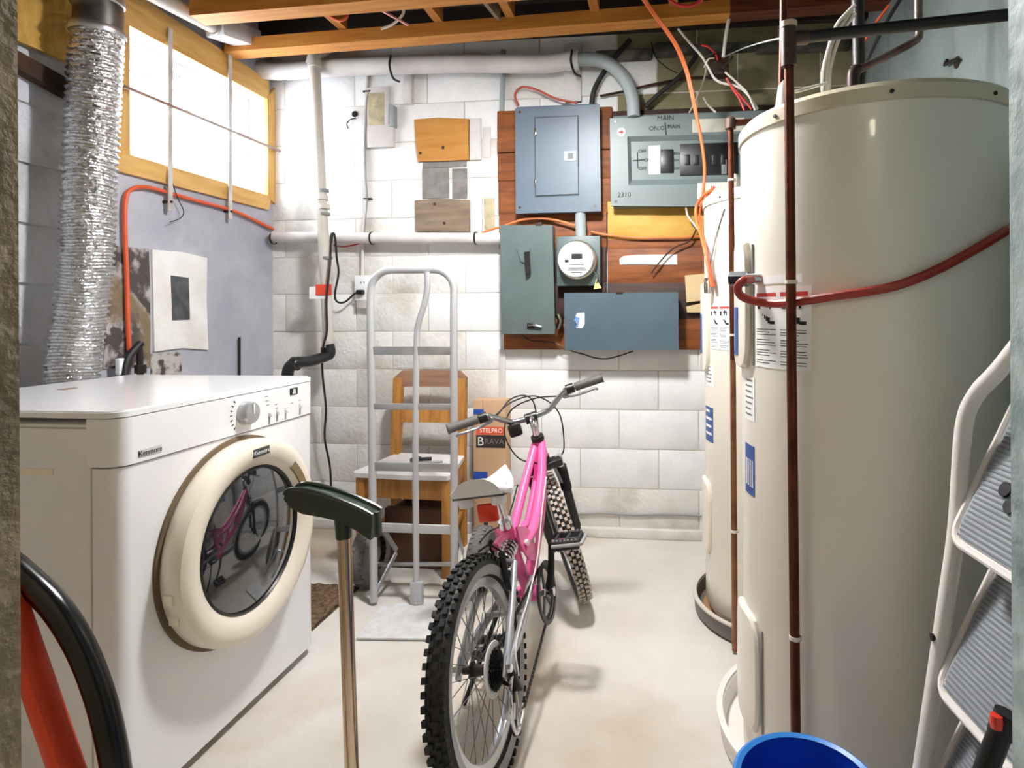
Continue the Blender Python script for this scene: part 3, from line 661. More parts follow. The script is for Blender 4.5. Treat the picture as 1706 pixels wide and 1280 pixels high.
text('handwriting', 'MAIN', .026, at(1123, 211, Y=y2-.001), ink, e2, FY)
text('handwriting', '2310', .034, at(1040, 325, Y=y2-.001), ink, e2, FY)
text('handwriting', 'H', .024, at(1187, 312, Y=y2-.003), ink, e2, FY)
yk1 = yk-.0015
for t_, u, v in (('OFF', 1070, 252), ('ON', 1079, 267), ('OFF', 1071, 281), ('GEN', 1127, 256), ('ON', 1127, 267), ('OFF', 1127, 281)): text('handwriting', t_, .023 if u < 1100 else .016, at(u, v, Y=yk1-.002), ink, e2, FY)
def stroke(pts, y, r=.0022, par=e2): MB().tube([at(u, v, Y=y) for u, v in pts], r, 5).build('pen_stroke', ink, par)
stroke(((1108, 204), (1110, 225)), y2-.001); stroke(((1062, 254), (1063, 281)), yk1); stroke(((1054, 268), (1074, 266)), yk1)
q = at(1035, 220, Y=y2-.001); st = MB().lathe([(0, -.0012), (.021, -.0012), (.021, 0), (0, 0)], 24, axis='y', c=(q.x, y2, q.z)).build('round_sticker', label_w, e2)
MB().prism([at(u, v, Y=y2-.0018) for u, v in ((1031, 219), (1035, 219), (1035, 215.5), (1039, 220), (1035, 224.5), (1035, 221.5), (1031, 221.5))], (0, .0008, 0)).build('arrow', ink_red, st)
screws(e2, ((1025, 203), (1026, 336)), y2)
# disconnect switch box
e3 = thing('disconnect_switch', at(880, 557, Y=YB-.1), 'tall grey green disconnect box with a black lever', 'switch box')
y3 = YB-.12
quadbox(836, 377, 921, 556, YB-.031, y3+.006, .003).build('box', grey_old, e3)
b = MB(); b.prism([at(*p, Y=y3) for p in ((833, 375), (920, 375), (925, 557), (835, 557))], (0, .006, 0)); b.build('cover', grey_old, e3)
lv = MB(); lv.prism([at(*p, Y=y3-.03) for p in ((873, 420), (881, 419), (883, 455), (876, 458))], (0, .022, 0)); lv.build('lever', black, e3)
b = MB(); b.prism([at(*p, Y=y3-.012) for p in ((861, 412), (883, 414), (881, 438), (868, 436))], (0, .013, 0)); b.build('lever_base', M('lever_grey', '59666a', .5), e3)
MB().tube([at(880, 542, Y=y3-.01), at(888, 541, Y=y3-.014), at(902, 545, Y=y3-.01)], [.006, .008, .006], 8, 1).build('latch', chrome, e3)
quadbox(878, 538, 890, 548, y3, y3-.006, .001).build('latch_plate', steel_dark, e3)
quadbox(892, 371, 902, 376, y3+.02, y3-.002, .001).build('top_clip', steel_dark, e3)
# meter
e4 = thing('electric_meter', at(962, 474, Y=YB-.08), 'round glass electric meter on a grey square base', 'electric meter')
y4 = YB-.10
quadbox(927, 394, 1000, 476, YB-.031, y4, .004).build('base', grey_old, e4)
q = at(963, 434, Y=y4)
MB().lathe([(.098, .0), (.100, -.02), (.096, -.03), (.088, -.03), (.088, 0)], 40, axis='y', c=(q.x, y4, q.z)).build('ring', chrome, e4)
MB().lathe([(.092, -.01), (.090, -.05), (.086, -.062), (0, -.064)], 40, axis='y', c=(q.x-.004, y4, q.z)).build('face', meter_w, e4, ang=50)
yf = y4-.0655
quadbox(952, 423, 970, 431, yf+.002, yf-.0005, 0).build('display', M('display', '2c3330', .3), e4)
for v, l in ((440, 12), (446, 14), (449, 16), (453, 10)): quadbox(961-l, v, 961+l, v+1, yf+.001, yf-.0003, 0).build('print_line', grey_line, e4)
quadbox(941, 433, 947, 437, yf+.001, yf-.0003, 0).build('print_mark', ink, e4)
MB().tube([at(u, v, Y=y4-.03) for u, v in ((990, 452), (996, 460), (994, 472))], .004, 6, 3).build('seal_wire', chrome, e4)
b = MB(); b.prism([at(*p, Y=y4-.03) for p in ((993, 464), (1002, 480), (989, 482))], (0, .003, 0)); b.build('seal_tag', tag_y, e4)
MB().cyl(at(967, 350, Y=y4+.03), at(968, 396, Y=y4+.03), .028, 16).build('meter_conduit', grey_conduit, None, 'short grey conduit between the sub panel and the meter', 'conduit')
MB().tube([at(u, v, Y=y4+.02) for u, v in ((930, 524), (934, 535), (930, 548))], .016, 10, 3).build('conduit_stub', chrome, None, 'short metal conduit stub beside the disconnect box', 'conduit')
# lower wide box
e5 = thing('splitter_box', at(1035, 583, Y=YB-.1), 'wide low blue grey steel box with a torn sticker', 'steel box')
y5 = YB-.13
quadbox(942, 489, 1128, 582, YB-.031, y5+.004, .003).build('box', grey_blue, e5)
b = MB(); b.prism([at(*p, Y=y5) for p in ((940, 488), (1130, 487), (1131, 583), (941, 584))], (0, .005, 0)); b.build('cover', grey_blue, e5)
b = MB(); b.prism([at(*p, Y=y5-.001) for p in ((961, 522), (974, 521), (974, 540), (970, 547), (960, 547), (962, 540), (957, 533))], (0, .0012, 0)); st = b.build('sticker', label_w, e5)
b = MB(); b.prism([at(*p, Y=y5-.0015) for p in ((959, 527), (966, 530), (963, 546), (959, 546), (962, 538), (956, 534))], (0, .0006, 0)); b.build('sticker_print', M('sticker_blue', '6f93c9', .6), st)
quadbox(1026, 485, 1038, 490, y5+.01, y5-.003, .001).build('top_clip', steel_dark, e5)
# scraps on the board
b = MB(); b.prism([at(*p, Y=YB-.034) for p in ((1032, 432), (1038, 427), (1060, 425), (1128, 424), (1128, 441), (1033, 441))], (0, .004, 0)); b.build('paper_scrap', label_w, None, 'torn white paper strip on the stained planks', 'paper')
b = MB(); b.prism([at(*p, Y=YB-.05) for p in ((1141, 459), (1176, 456), (1176, 500), (1144, 504))], (0, .02, 0)); o = b.build('wood_scrap', M('pale_wood', 'd6be94', .6, c2='c9ae80', scale=5), None, 'pale square of wood fixed beside the far water heater', 'wood piece')
b = MB(); b.prism([at(*p, Y=YB-.055) for p in ((1143, 511), (1178, 503), (1178, 521), (1145, 521))], (0, .025, 0)); b.build('wood_wedge', M('pale_wood', 'd6be94'), None, 'pale wooden wedge under the pale square of wood', 'wood piece')

# ---------------- wires over the back wall
def wire(nm, pts, r, m, label, Y=YB-.14, cat='cable', k=5):
    P = [at(p[0], p[1], Y=(p[2] if len(p) > 2 else Y)) for p in pts]
    return MB().tube(P, r, 7, k).build(nm, m, None, label, cat)
wire('orange_cable', ((1064, -12, 2.6), (1090, 25, 2.62), (1122, 70, 2.66), (1142, 115, 2.7), (1155, 170, 2.72), (1167, 225, 2.74), (1174, 280, 2.76), (1171, 325, 2.78), (1168, 345, 2.80)), .0075, orange_l, 'long orange cable sweeping down from the ceiling past the main panel')
wire('orange_cable', ((1068, -12, 2.59), (1096, 28, 2.61), (1127, 72, 2.65), (1146, 118, 2.69), (1158, 172, 2.71), (1163, 200, 2.73)), .005, orange_l, 'thinner orange cable tied along the long orange cable')
wire('heater_cable', ((1186, 316, 2.55), (1172, 326, 2.6), (1160, 345, 2.66), (1161, 370, 2.60), (1169, 395, 2.40), (1175, 420, 2.28), (1181, 450, 2.24), (1187, 478, 2.225)), .007, orange_l, 'orange cable looping down to the far water heater')
wire('heater_cable', ((1190, 312, 2.54), (1176, 330, 2.6), (1166, 352, 2.65), (1168, 380, 2.45), (1175, 410, 2.27), (1181, 440, 2.23), (1189, 478, 2.215)), .005, orange_c, 'thin second orange cable beside the far water heater')
wire('orange_cable', ((803, 388), (815, 384), (838, 377), (868, 367), (900, 364), (930, 368), (958, 376)), .006, orange_l, 'orange cable arching over the disconnect box', YB-.06)
wire('orange_cable', ((985, 386), (1010, 391), (1060, 396), (1120, 396), (1165, 394)), .005, orange_l, 'orange cable lying under the yellow plywood panel', YB-.05)
wire('red_cable', ((864, 176), (858, 158), (870, 145), (895, 150), (925, 164), (962, 172)), .006, M('red_brown_cable', 'b04a34', .5), 'red brown cable curling above the sub panel', YB-.05)
wire('black_cable', ((985, 178), (990, 150), (1005, 122), (1025, 95), (1050, 66)), .013, blackr, 'thick black cable rising behind the grey elbow', YB-.05)
wire('black_cable', ((1075, 178), (1100, 155), (1130, 130), (1152, 105), (1162, 88)), .012, blackr, 'thick black cable rising from the main panel', YB-.05)
wire('brown_cable', ((1000, 160), (1040, 152), (1090, 140), (1150, 130), (1200, 128)), .006, dark_wood, 'thin brown cable crossing behind the grey elbow', YB-.03)
wire('black_wire', ((1085, 70), (1092, 95), (1110, 112), (1128, 122)), .003, blackr, 'thin black wire hanging over the cream blocks', YB-.03, 'wire')
wire('white_cable', ((1214, -10), (1216, 20), (1210, 55), (1205, 95)), .008, white_c, 'white cable dropping from the ceiling into the wire bundle', 2.75)
wire('white_cable', ((1130, 48), (1150, 72), (1170, 95), (1180, 112), (1195, 135), (1230, 145), (1248, 160), (1262, 182)), .006, white_c, 'white cable crossing the wire bundle towards the main panel', 2.80)
wire('white_cable', ((1178, 108), (1172, 135), (1160, 165), (1148, 188)), .004, M('tan_wire', 'a79a86', .6), 'tan wire hanging from the wire bundle', 2.80)
wire('white_cable', ((1172, 162), (1180, 175), (1192, 187)), .005, white_c, 'short white cable end above the main panel', 2.84)
wire('white_cable', ((1208, 120), (1225, 135), (1245, 155), (1258, 184)), .005, white_c, 'white cable running from the wire bundle into the panel top', 2.78)
for n_, pts in enumerate((((1210, 130), (1222, 150), (1232, 165), (1240, 184)), ((1216, 140), (1232, 158), (1252, 182)), ((1168, 75), (1180, 78), (1192, 90), (1196, 100)))):
    wire('red_wire', pts, .005, red_c, ('red wire on the left of the pair below the bundle', 'red wire on the right of the pair below the bundle', 'red wire entering the wire bundle from above')[n_], 2.79, 'wire')
wire('grey_wire', ((1208, 94, 2.80), (1240, 80, 2.4), (1280, 68, 1.8), (1314, 62, 1.33)), .0025, M('grey_wire', '8b8b8a'), 'thin grey wire running from the bundle to the copper tee', 2.4, 'wire')
wb_ = thing('wire_bundle_box', at(1197, 110, Y=2.83), 'dark open junction box where the wires gather', 'junction box')
q = at(1197, 108, Y=2.83); MB().box(q+Vector((-.045, -.02, -.05)), q+Vector((.045, .05, .05)), .004).build('box', M('rusty_box', '4a2a1c', .7, c2='2a1710', scale=15), wb_)
for i in range(6):
    a = random.uniform(0, 6.28); MB().tube([q+Vector((.03*math.cos(a), -.03, .03*math.sin(a))), q+Vector((.05*math.cos(a+.5), -.05, .04*math.sin(a+.5))), q+Vector((.07*math.cos(a+1), -.02, .06*math.sin(a+1)))], .004, 6, 4).build('wire_loop', random.choice((blackr, M('rusty_box', '000000'), white_c)), wb_)
wire('thin_wire', ((965, 588), (990, 596), (1010, 598), (1035, 592), (1055, 585)), .0035, blackr, 'thin black wire drooping below the wide low box', YB-.05, 'wire')
wire('thin_wire', ((862, 548), (880, 566), (905, 569), (925, 572), (945, 582), (968, 590)), .003, M('brown_black_cord', '000000'), 'thin dark wire across the bottom plank', YB-.05, 'wire')
wire('dark_wire', ((1085, 455), (1105, 430), (1125, 412), (1150, 400), (1165, 370)), .004, dark_wood, 'dark brown wire slanting over the paper strip', YB-.06, 'wire')
wire('white_wire', ((1142, 342), (1146, 360), (1155, 372), (1162, 382)), .005, white_c, 'white wire curving below the main panel', YB-.08, 'wire')
# cables in the ceiling
wire('ceiling_cable', ((530, 5), (548, 25), (565, 34), (578, 28), (575, 10), (552, -4)), .007, orange_c, 'orange cable coil hanging among the ceiling timbers', 2.55)
wire('ceiling_cable', ((545, -6), (570, 10), (620, 12), (655, 28), (680, 42)), .006, M('pink_cable', 'd98a78', .5), 'pinkish cable strung between the ceiling timbers', 2.55)
wire('ceiling_cable', ((668, 5), (672, 22), (655, 40), (635, 48)), .006, white_c, 'white cable curl between the ceiling timbers', 2.55)
wire('ceiling_cable', ((1115, 0), (1130, 8), (1150, 10), (1170, 0)), .007, red_c, 'red cable coil at the ceiling above the main panel', 2.5)

# ================================================================== WATER HEATERS
class Cyl:
    def __init__(s, c, R): s.c = Vector((c[0], c[1], 0)); s.R = R
    def p(s, th, z, o=0.0):
        a = rad(th); return Vector((s.c.x+(s.R+o)*math.cos(a), s.c.y+(s.R+o)*math.sin(a), z))
    def patch(s, t0, t1, z0, z1, o0, o1, mb=None, n=None):          # curved slab standing o0..o1 off the surface
        mb = mb or MB(); n = n or max(2, int((t1-t0)/3)); b = []
        for i in range(n+1):
            t = t0+(t1-t0)*i/n
            b += [s.p(t, z0, o0), s.p(t, z1, o0), s.p(t, z1, o1), s.p(t, z0, o1)]
        f = []
        for i in range(n):
            for j in range(4): f.append((i*4+j, (i+1)*4+j, (i+1)*4+(j+1) % 4, i*4+(j+1) % 4))
        f += [(0, 1, 2, 3), (n*4+3, n*4+2, n*4+1, n*4)]
        return mb.add(b, f)
    def cover(s, t0, t1, z0, z1, h, mb=None):                       # rounded access cover
        mb = mb or MB(); N_ = 28; tc_, zc_ = (t0+t1)/2, (z0+z1)/2; tw, zw = (t1-t0)/2, (z1-z0)/2
        rings = []
        for (k, o) in ((1.0, 0.0), (1.0, h*.5), (.93, h*.9), (.80, h), (.4, h), (0.02, h)):
            rg = []
            for i in range(N_):
                a = 2*PI*i/N_; ca, sa = math.cos(a), math.sin(a); e = 5
                r = (abs(ca)**e+abs(sa)**e)**(-1/e)
                dz = zw-(1-k)*(tw*s.R*PI/180) if k > .5 else zw*k
                rg.append(s.p(tc_+tw*k*r*ca, zc_+dz*r*sa, o))
            rings.append(rg)
        f = []
        for q in range(len(rings)-1):
            for i in range(N_): f.append((q*N_+i, q*N_+(i+1) % N_, (q+1)*N_+(i+1) % N_, (q+1)*N_+i))
        f.append(tuple(range((len(rings)-1)*N_, len(rings)*N_)))
        return mb.add([p for r in rings for p in r], f)
def heater(c, R, zb, zt, label, near):
    C = Cyl(c, R); t = thing('water_heater', (c[0], c[1], zb), label, 'water heater')
    MB().lathe([(0, zb), (R-.012, zb), (R-.004, zb+.015), (R, zb+.03), (R, zt-.035)], 96, c=(c[0], c[1], 0)).build('tank', heater_w, t)
    MB().lathe([(R+.001, zt-.042), (R+.005, zt-.04), (R+.005, zt-.012), (R-.004, zt-.001), (R-.03, zt), (0, zt+.012)], 96, c=(c[0], c[1], 0)).build('top_cap', heater_c if near else heater_w, t)
    for th in (215, 260, 300): q = C.p(th, zt-.026, .004); MB().tube([q, C.p(th, zt-.026, .008)], .0042, 10).build('cap_screw', steel_dark, t)
    return t, C
PZ = .012
h1, C1 = heater((.51, 1.56), .31, PZ+.02, 1.623, 'large white water heater with cream cap behind the dark copper pipe', True)
h2, C2 = heater((.44, 2.37), .28, PZ+.02, 1.60, 'white water heater standing in the brown pan by the electrical boxes', False)
def warn_label(C, h, t0, t1, z0, z1, cols):
    lb = C.patch(t0, t1, z0, z1, 0, .0012).build('warning_label', label_w, h)
    W_ = t1-t0; Hh = z1-z0; B = MB(); Rr = MB()
    for k in range(cols):
        a = t0+W_*(k+.06)/cols; b_ = t0+W_*(k+.90)/cols; w_ = b_-a
        C.patch(a, b_, z1-Hh*.12, z1-Hh*.07, .001, .0016, Rr, 3)
        # tap, flame and hand pictograms
        C.patch(a+w_*.05, a+w_*.22, z1-Hh*.27, z1-Hh*.17, .001, .0016, B, 2); C.patch(a+w_*.40, a+w_*.75, z1-Hh*.21, z1-Hh*.17, .001, .0016, B, 3)
        C.patch(a+w_*.52, a+w_*.62, z1-Hh*.25, z1-Hh*.15, .001, .0016, B, 2); C.patch(a+w_*.70, a+w_*.78, z1-Hh*.27, z1-Hh*.18, .001, .0016, B, 2)
        for i in range(4):
            C.patch(a+w_*(.35+.09*i), a+w_*(.40+.11*i), z1-Hh*(.36+.03*i), z1-Hh*(.33+.015*i), .001, .0016, B, 2)
        C.patch(a+w_*.72, a+w_*.95, z1-Hh*.46, z1-Hh*.42, .001, .0016, B, 2)
        rows = 14
        for i in range(rows):
            zz = z1-Hh*(.52+.45*i/rows)
            if i % 4 == 3: continue
            C.patch(a, b_-w_*random.choice((0, .05, .3)), zz-Hh*.009, zz, .001, .0015, B, 4)
    B.build('label_print', ink, lb); Rr.build('label_heading', ink_red, lb)
def sticker(C, h, t0, t1, z0, z1, m, nm, o=0, lines=0, lm=ink):
    lb = C.patch(t0, t1, z0, z1, o, o+.0012).build(nm, m, h)
    if lines:
        B = MB()
        for i in range(lines):
            zz = z1-(z1-z0)*(i+.7)/(lines+.6); C.patch(t0+(t1-t0)*.12, t1-(t1-t0)*random.uniform(.1, .4), zz, zz+(z1-z0)*.28/lines, o+.001, o+.0016, B, 3)
        B.build('label_print', lm, lb)
    return lb
# near heater
cv1 = C1.cover(171, 196.5, 1.02, 1.335, .018).build('access_cover', heater_w, h1)
sticker(C1, h1, 180, 187, 1.05, 1.17, label_b, 'blue_label', .0185)
C1.patch(197.0, 198.2, 1.03, 1.32, 0, .004).build('cover_seam', M('seam_grey', '8f8f8c', .6), h1)
warn_label(C1, h1, 200, 231, 1.03, 1.215, 2)
C1.patch(206, 227, 1.222, 1.240, 0, .0012).build('small_label', label_w, h1)
sticker(C1, h1, 187, 198.5, .895, 1.0, label_w, 'rating_label', 0, 7, grey_line)
lb = sticker(C1, h1, 187, 198, .715, .835, label_b, 'blue_label')
for i in range(4): C1.patch(188.5+2.3*i, 189.6+2.3*i, .735, .80, .001, .0016).build('label_print', label_w, lb)
C1.cover(172, 203, .15, .43, .015).build('access_cover', heater_w, h1)
C1.patch(203.4, 204.4, .17, .41, 0, .003).build('cover_seam', MATS['seam_grey'], h1)
# relief connector and red tube
q = C1.p(200, 1.235)
tv = MB().tube([C1.p(203, 1.235, -.002), C1.p(201, 1.236, .03)], .014, 14).build('valve_stub', chrome, h1)
MB().tube([C1.p(201, 1.236, .022), C1.p(196, 1.237, .055)], .018, 6).build('valve_nut', M('valve_dark', '1d2434', .4), h1)
pts = [at(1252, 466, Y=1.40), at(1238, 468, Y=1.37), at(1229, 480, Y=1.375), at(1236, 494, Y=1.385), at(1262, 503, Y=1.385), at(1300, 506, Y=1.353)]
for u, v in ((1350, 500), (1400, 492), (1450, 485), (1500, 474), (1560, 450), (1620, 418), (1676, 385), (1720, 360)):
    x_, y_, _ = ray(u, v); n_ = math.hypot(x_, y_); x_ /= n_; y_ /= n_
    bb = x_*C1.c.x+y_*C1.c.y; qq = bb*bb-(C1.c.length_squared-(C1.R+.014)**2)
    tt = bb-math.sqrt(max(qq, 0)); pts.append(at(u, v, Y=y_*tt))
MB().tube(pts, .0095, 10, 6).build('relief_tube', red_tube, None, 'red plastic tube curving across the large water heater', 'tube')
# far heater
C2.cover(176, 198, .93, 1.27, .016).build('access_cover', heater_w, h2)
sticker(C2, h2, 181, 188, 1.0, 1.15, label_b, 'blue_label', .0165)
warn_label(C2, h2, 200, 224, 1.02, 1.19, 2)
sticker(C2, h2, 186, 203, .67, .80, label_b, 'blue_label', 0, 4, label_w)
sticker(C2, h2, 188, 205, .88, .96, label_w, 'rating_label', 0, 5, grey_line)
C2.cover(170, 200, .24, .52, .014).build('access_cover', heater_w, h2)
q = C2.p(203, 1.255, .02); MB().box(q+Vector((-.014, -.014, -.03)), q+Vector((.014, .014, .03)), .008).build('cable_clamp', chrome, h2)
MB().tube([C2.p(203, 1.27, .02), C2.p(206, 1.36, .012), C2.p(211, 1.45, .004), C2.p(219, 1.53, .003)], .003, 6, 4).build('sensor_wire', M('grey_wire', '0'), h2)
# drain pans
def pan(c, R, hgt, m, m_in, label):
    t = thing('drain_pan', (c[0], c[1], 0), label, 'drain pan')
    MB().lathe([(0, 0), (R-.02, 0), (R, .01), (R+.004, hgt), (R-.004, hgt+.004), (R-.010, hgt-.002), (R-.016, .0135), (R-.03, PZ-.002), (0, PZ-.002)], 72, c=(c[0], c[1], 0)).build('pan', m, t)
    MB().lathe([(0, PZ-.001), (R-.032, PZ-.001), (R-.032, PZ+.001), (0, PZ+.001)], 60, c=(c[0], c[1], 0)).build('pan_bottom', m_in, t)
    MB().lathe([(R-.006, hgt+.002), (R+.010, hgt+.002), (R+.010, hgt+.008), (R-.006, hgt+.008)], 72, c=(c[0], c[1], 0), close=True).build('rim', m if m is pan_white else M('pan_rim', 'cfc6bd', .5), t)
    for a in range(0, 360, 72):
        x, y = c[0]+.15*math.cos(rad(a)), c[1]+.15*math.sin(rad(a)); MB().box((x-.03, y-.03, PZ), (x+.03, y+.03, PZ+.021)).build('support_block', m, t)
pan((.50, 1.665), .35, .062, pan_white, pan_white, 'white plastic drain pan under the large water heater')
pan((.435, 2.37), .318, .062, pan_dark, pan_tan, 'grey drain pan with brown inside under the far water heater')

# ================================================================== WATER PIPES
cp1 = thing('copper_pipe', (.272, 1.33, 0), 'dark vertical copper pipe with tee in front of the large heater', 'pipe')
PX1 = [at(1326, 1240, Y=1.315), at(1319, 620, Y=1.315), at(1314, 64, Y=1.315)]
bot = PX1[0]+(PX1[0]-PX1[1])*((PX1[0].z-.0)/(PX1[1].z-PX1[0].z)); top_ = PX1[2]
MB().tube([bot, PX1[1], top_], .0105, 14).build('riser', copper_old, cp1)
for v in (470, 1062): q = at(1318+(v-470)*.012, v, Y=1.315); MB().lathe([(.0108, -.004), (.0135, -.004), (.0135, .004), (.0108, .004)], 14, c=tuple(q), close=True).build('zip_tie', white_c, cp1)
MB().tube([top_+Vector((0, 0, -.06)), top_+Vector((0, 0, .03))], .0165, 14).build('tee', M('tee_brown', '4a3a30', .5, metal=.4), cp1)
MB().tube([top_, top_+Vector((.04, .004, .002))], .015, 14).build('tee_branch', MATS['tee_brown'], cp1)
MB().tube([top_+Vector((0, 0, .022)), top_+Vector((0, 0, .034))], .0175, 14).build('collar', M('collar_tan', 'cbb8a0', .5), cp1)
MB().tube([top_+Vector((.03, .003, .002)), Vector((XR+.01, top_.y+.03, top_.z+.055))], .0125, 14).build('cross_pipe', M('iron_black', '1b1715', .5), cp1)
MB().tube([at(1306, -30, Y=1.46), at(1305, 60, Y=1.46), at(1303, 148, Y=1.46)], .009, 12).build('inlet_pipe', copper_old, None, 'thin brown inlet pipe rising from the white heater fitting', 'pipe')
ft = at(1312, 190, Y=1.46)
fi = thing('heater_fitting', (ft.x, ft.y, 1.60), 'white plastic fitting on the front edge of the large heater', 'fitting')
MB().lathe([(0, 0), (.03, 0), (.03, .03), (.024, .045), (.018, .085), (.012, .10), (0, .10)], 20, c=(at(1309, 150, Y=1.46).x, 1.46, 1.605)).build('body', white_pvc, fi)
cp2 = thing('far_copper_pipe', (.234, 2.12, 0), 'thin tan copper pipe in front of the far water heater', 'pipe')
b0, b1, b2 = at(1224, 1020, Y=2.07), at(1221, 600, Y=2.07), at(1217, 205, Y=2.07)
b0 = b0+(b0-b1)*((b0.z-.01)/(b1.z-b0.z))
MB().tube([b0, b1], .010, 12).build('riser', copper_tan, cp2); MB().tube([b1, b2], .010, 12).build('upper_riser', copper_old, cp2)
MB().lathe([(0, -.02), (.018, -.02), (.018, .012), (.012, .02), (0, .02)], 14, c=tuple(b2)).build('elbow', M('tee_brown', '0'), cp2)
MB().tube([b2, b2+Vector((.15, .02, .005)), b2+Vector((.25, .1, .005))], .011, 12, 4).build('branch', copper_old, cp2)
MB().lathe([(.0105, -.006), (.017, -.006), (.017, .006), (.0105, .006)], 14, c=(b2.x, b2.y, b2.z-.006), close=True).build('collar', white_pvc, cp2)
for v in (300, 558, 885): q = at(1218+(v-205)*.0085, v, Y=2.07); MB().lathe([(.0105, -.004), (.014, -.004), (.014, .004), (.0105, .004)], 14, c=tuple(q), close=True).build('zip_tie', white_c, cp2)
MB().lathe([(0, 0), (.022, 0), (.022, .03), (.012, .05), (0, .05)], 16, c=(at(1222, 300, Y=2.2).x, 2.2, 1.603)).build('heater_nipple', white_pvc, None, 'small white fitting on top of the far water heater', 'fitting')
MB().tube([at(1428, -30, Y=1.75), at(1430, 60, Y=1.75), Vector((at(1432, 145, Y=1.75).x, 1.75, 1.62))], .017, 12).build('black_pipe', M('iron_black', '0'), None, 'thick black vertical pipe rising behind the cream heater cap', 'pipe')
sp = thing('steel_pipe', (.55, 1.65, 1.63), 'bent steel pipe rising from the large heater to the ceiling', 'pipe')
MB().tube([Vector((at(1422, 140, Y=1.62).x, 1.62, 1.62)), at(1422, 122, Y=1.62), at(1428, 118, Y=1.62), at(1440, 112, Y=1.62), at(1480, 92, Y=1.62), at(1522, 70, Y=1.62), at(1531, 58, Y=1.62), at(1530, 30, Y=1.62), at(1530, -30, Y=1.62)], .0105, 12, 3).build('tube', M('worn_steel', '8b8078', .4, metal=.6, c2='4a2f26', scale=12), sp)
MB().tube([at(1421, 145, Y=1.62), at(1422, 120, Y=1.62), at(1432, 116, Y=1.62)], .015, 12, 3).build('elbow', steel_dark, sp)
for n_, pts in enumerate((((1371, 158), (1371, 120), (1382, 75), (1395, 40), (1424, 8)), ((1376, 155), (1380, 100), (1392, 60), (1420, 16)), ((1381, 152), (1384, 110), (1400, 60), (1424, 22)))):
    MB().tube([at(u, v, Y=1.70) for u, v in pts], .005, 8, 6).build('white_cable', white_c, None, ('outermost white cable arching off the large heater top', 'middle white cable arching off the large heater top', 'innermost white cable arching off the large heater top')[n_], 'cable')
MB().tube([at(1324, 153, Y=1.40), at(1350, 146, Y=1.5), at(1378, 138, Y=1.64)], .004, 6, 3).build('tie_strap', white_c, None, 'white strap tying the copper pipe to the arching cables', 'strap')
MB().tube([at(1502, -5, Y=1.9), at(1475, 40, Y=1.9), at(1445, 100, Y=1.9), at(1438, 130, Y=1.9)], .006, 6, 4).build('wall_cable', blackr, None, 'black cable slanting across the mint wall', 'cable')
MB().tube([at(1480, 10, Y=2.1), at(1455, 45, Y=2.1), at(1425, 95, Y=2.1)], .005, 6, 4).build('wall_cable', orange_c, None, 'orange cable slanting across the mint wall', 'cable')
hk = thing('wall_hook', at(1590, 105, X=XR-.01), 'small rusty hook in the mint wall', 'hook')
MB().tube([at(u, v, X=XR-.012) for u, v in ((1597, 100), (1590, 100), (1582, 104), (1574, 108), (1578, 100))], .006, 8, 4).build('hook', steel_dark, hk)
q = at(1595, 104, X=XR); MB().lathe([(0, -.003), (.02, -.003), (.02, 0), (0, 0)], 14, axis='x', c=tuple(q)).build('plate', steel_dark, hk)

# ================================================================== STEP LADDER, BUCKET, HANDLE on the right
def cc(xc, d, z): return Vector((xc*math.cos(YAW)-d*math.sin(YAW), xc*math.sin(YAW)+d*math.cos(YAW), z))
sl = thing('step_ladder', cc(.52, .9, 0), 'folded white step ladder with grey ribbed treads leaning by the doorway', 'step ladder')
for (dd_, sgn) in ((1.0, 1), (.60, -1)):
    P_ = [cc(.468, dd_, .012), cc(.532, dd_, .40), cc(.572, dd_, .66), cc(.592, dd_, .80), cc(.604, dd_, .96), cc(.612, dd_-.02*sgn, 1.02), cc(.620, dd_-.07*sgn, 1.07), cc(.635, .8+.04*sgn, 1.17), cc(.636, .8, 1.18)]
    MB().tube(P_, .0135, 12, 4).build('rail', ladder_w, sl)
    MB().lathe([(0, 0), (.018, 0), (.018, .04), (0, .04)], 12, c=tuple(cc(.468, dd_, .0))).build('rubber_foot', blackr, sl)
    R_ = [cc(.60, dd_-.01*sgn, .012), cc(.66, dd_-.01*sgn, .55), cc(.70, dd_-.01*sgn, .95)]
    MB().tube(R_, .011, 10, 3).build('rear_leg', ladder_w, sl)
    for z in (.615, .985, 1.01): q = cc(.468+(z-.0)*.16-.012, dd_, z); MB().tube([q, q+Vector((-.006, 0, 0))], .006, 8).build('rivet', steel_dark, sl)
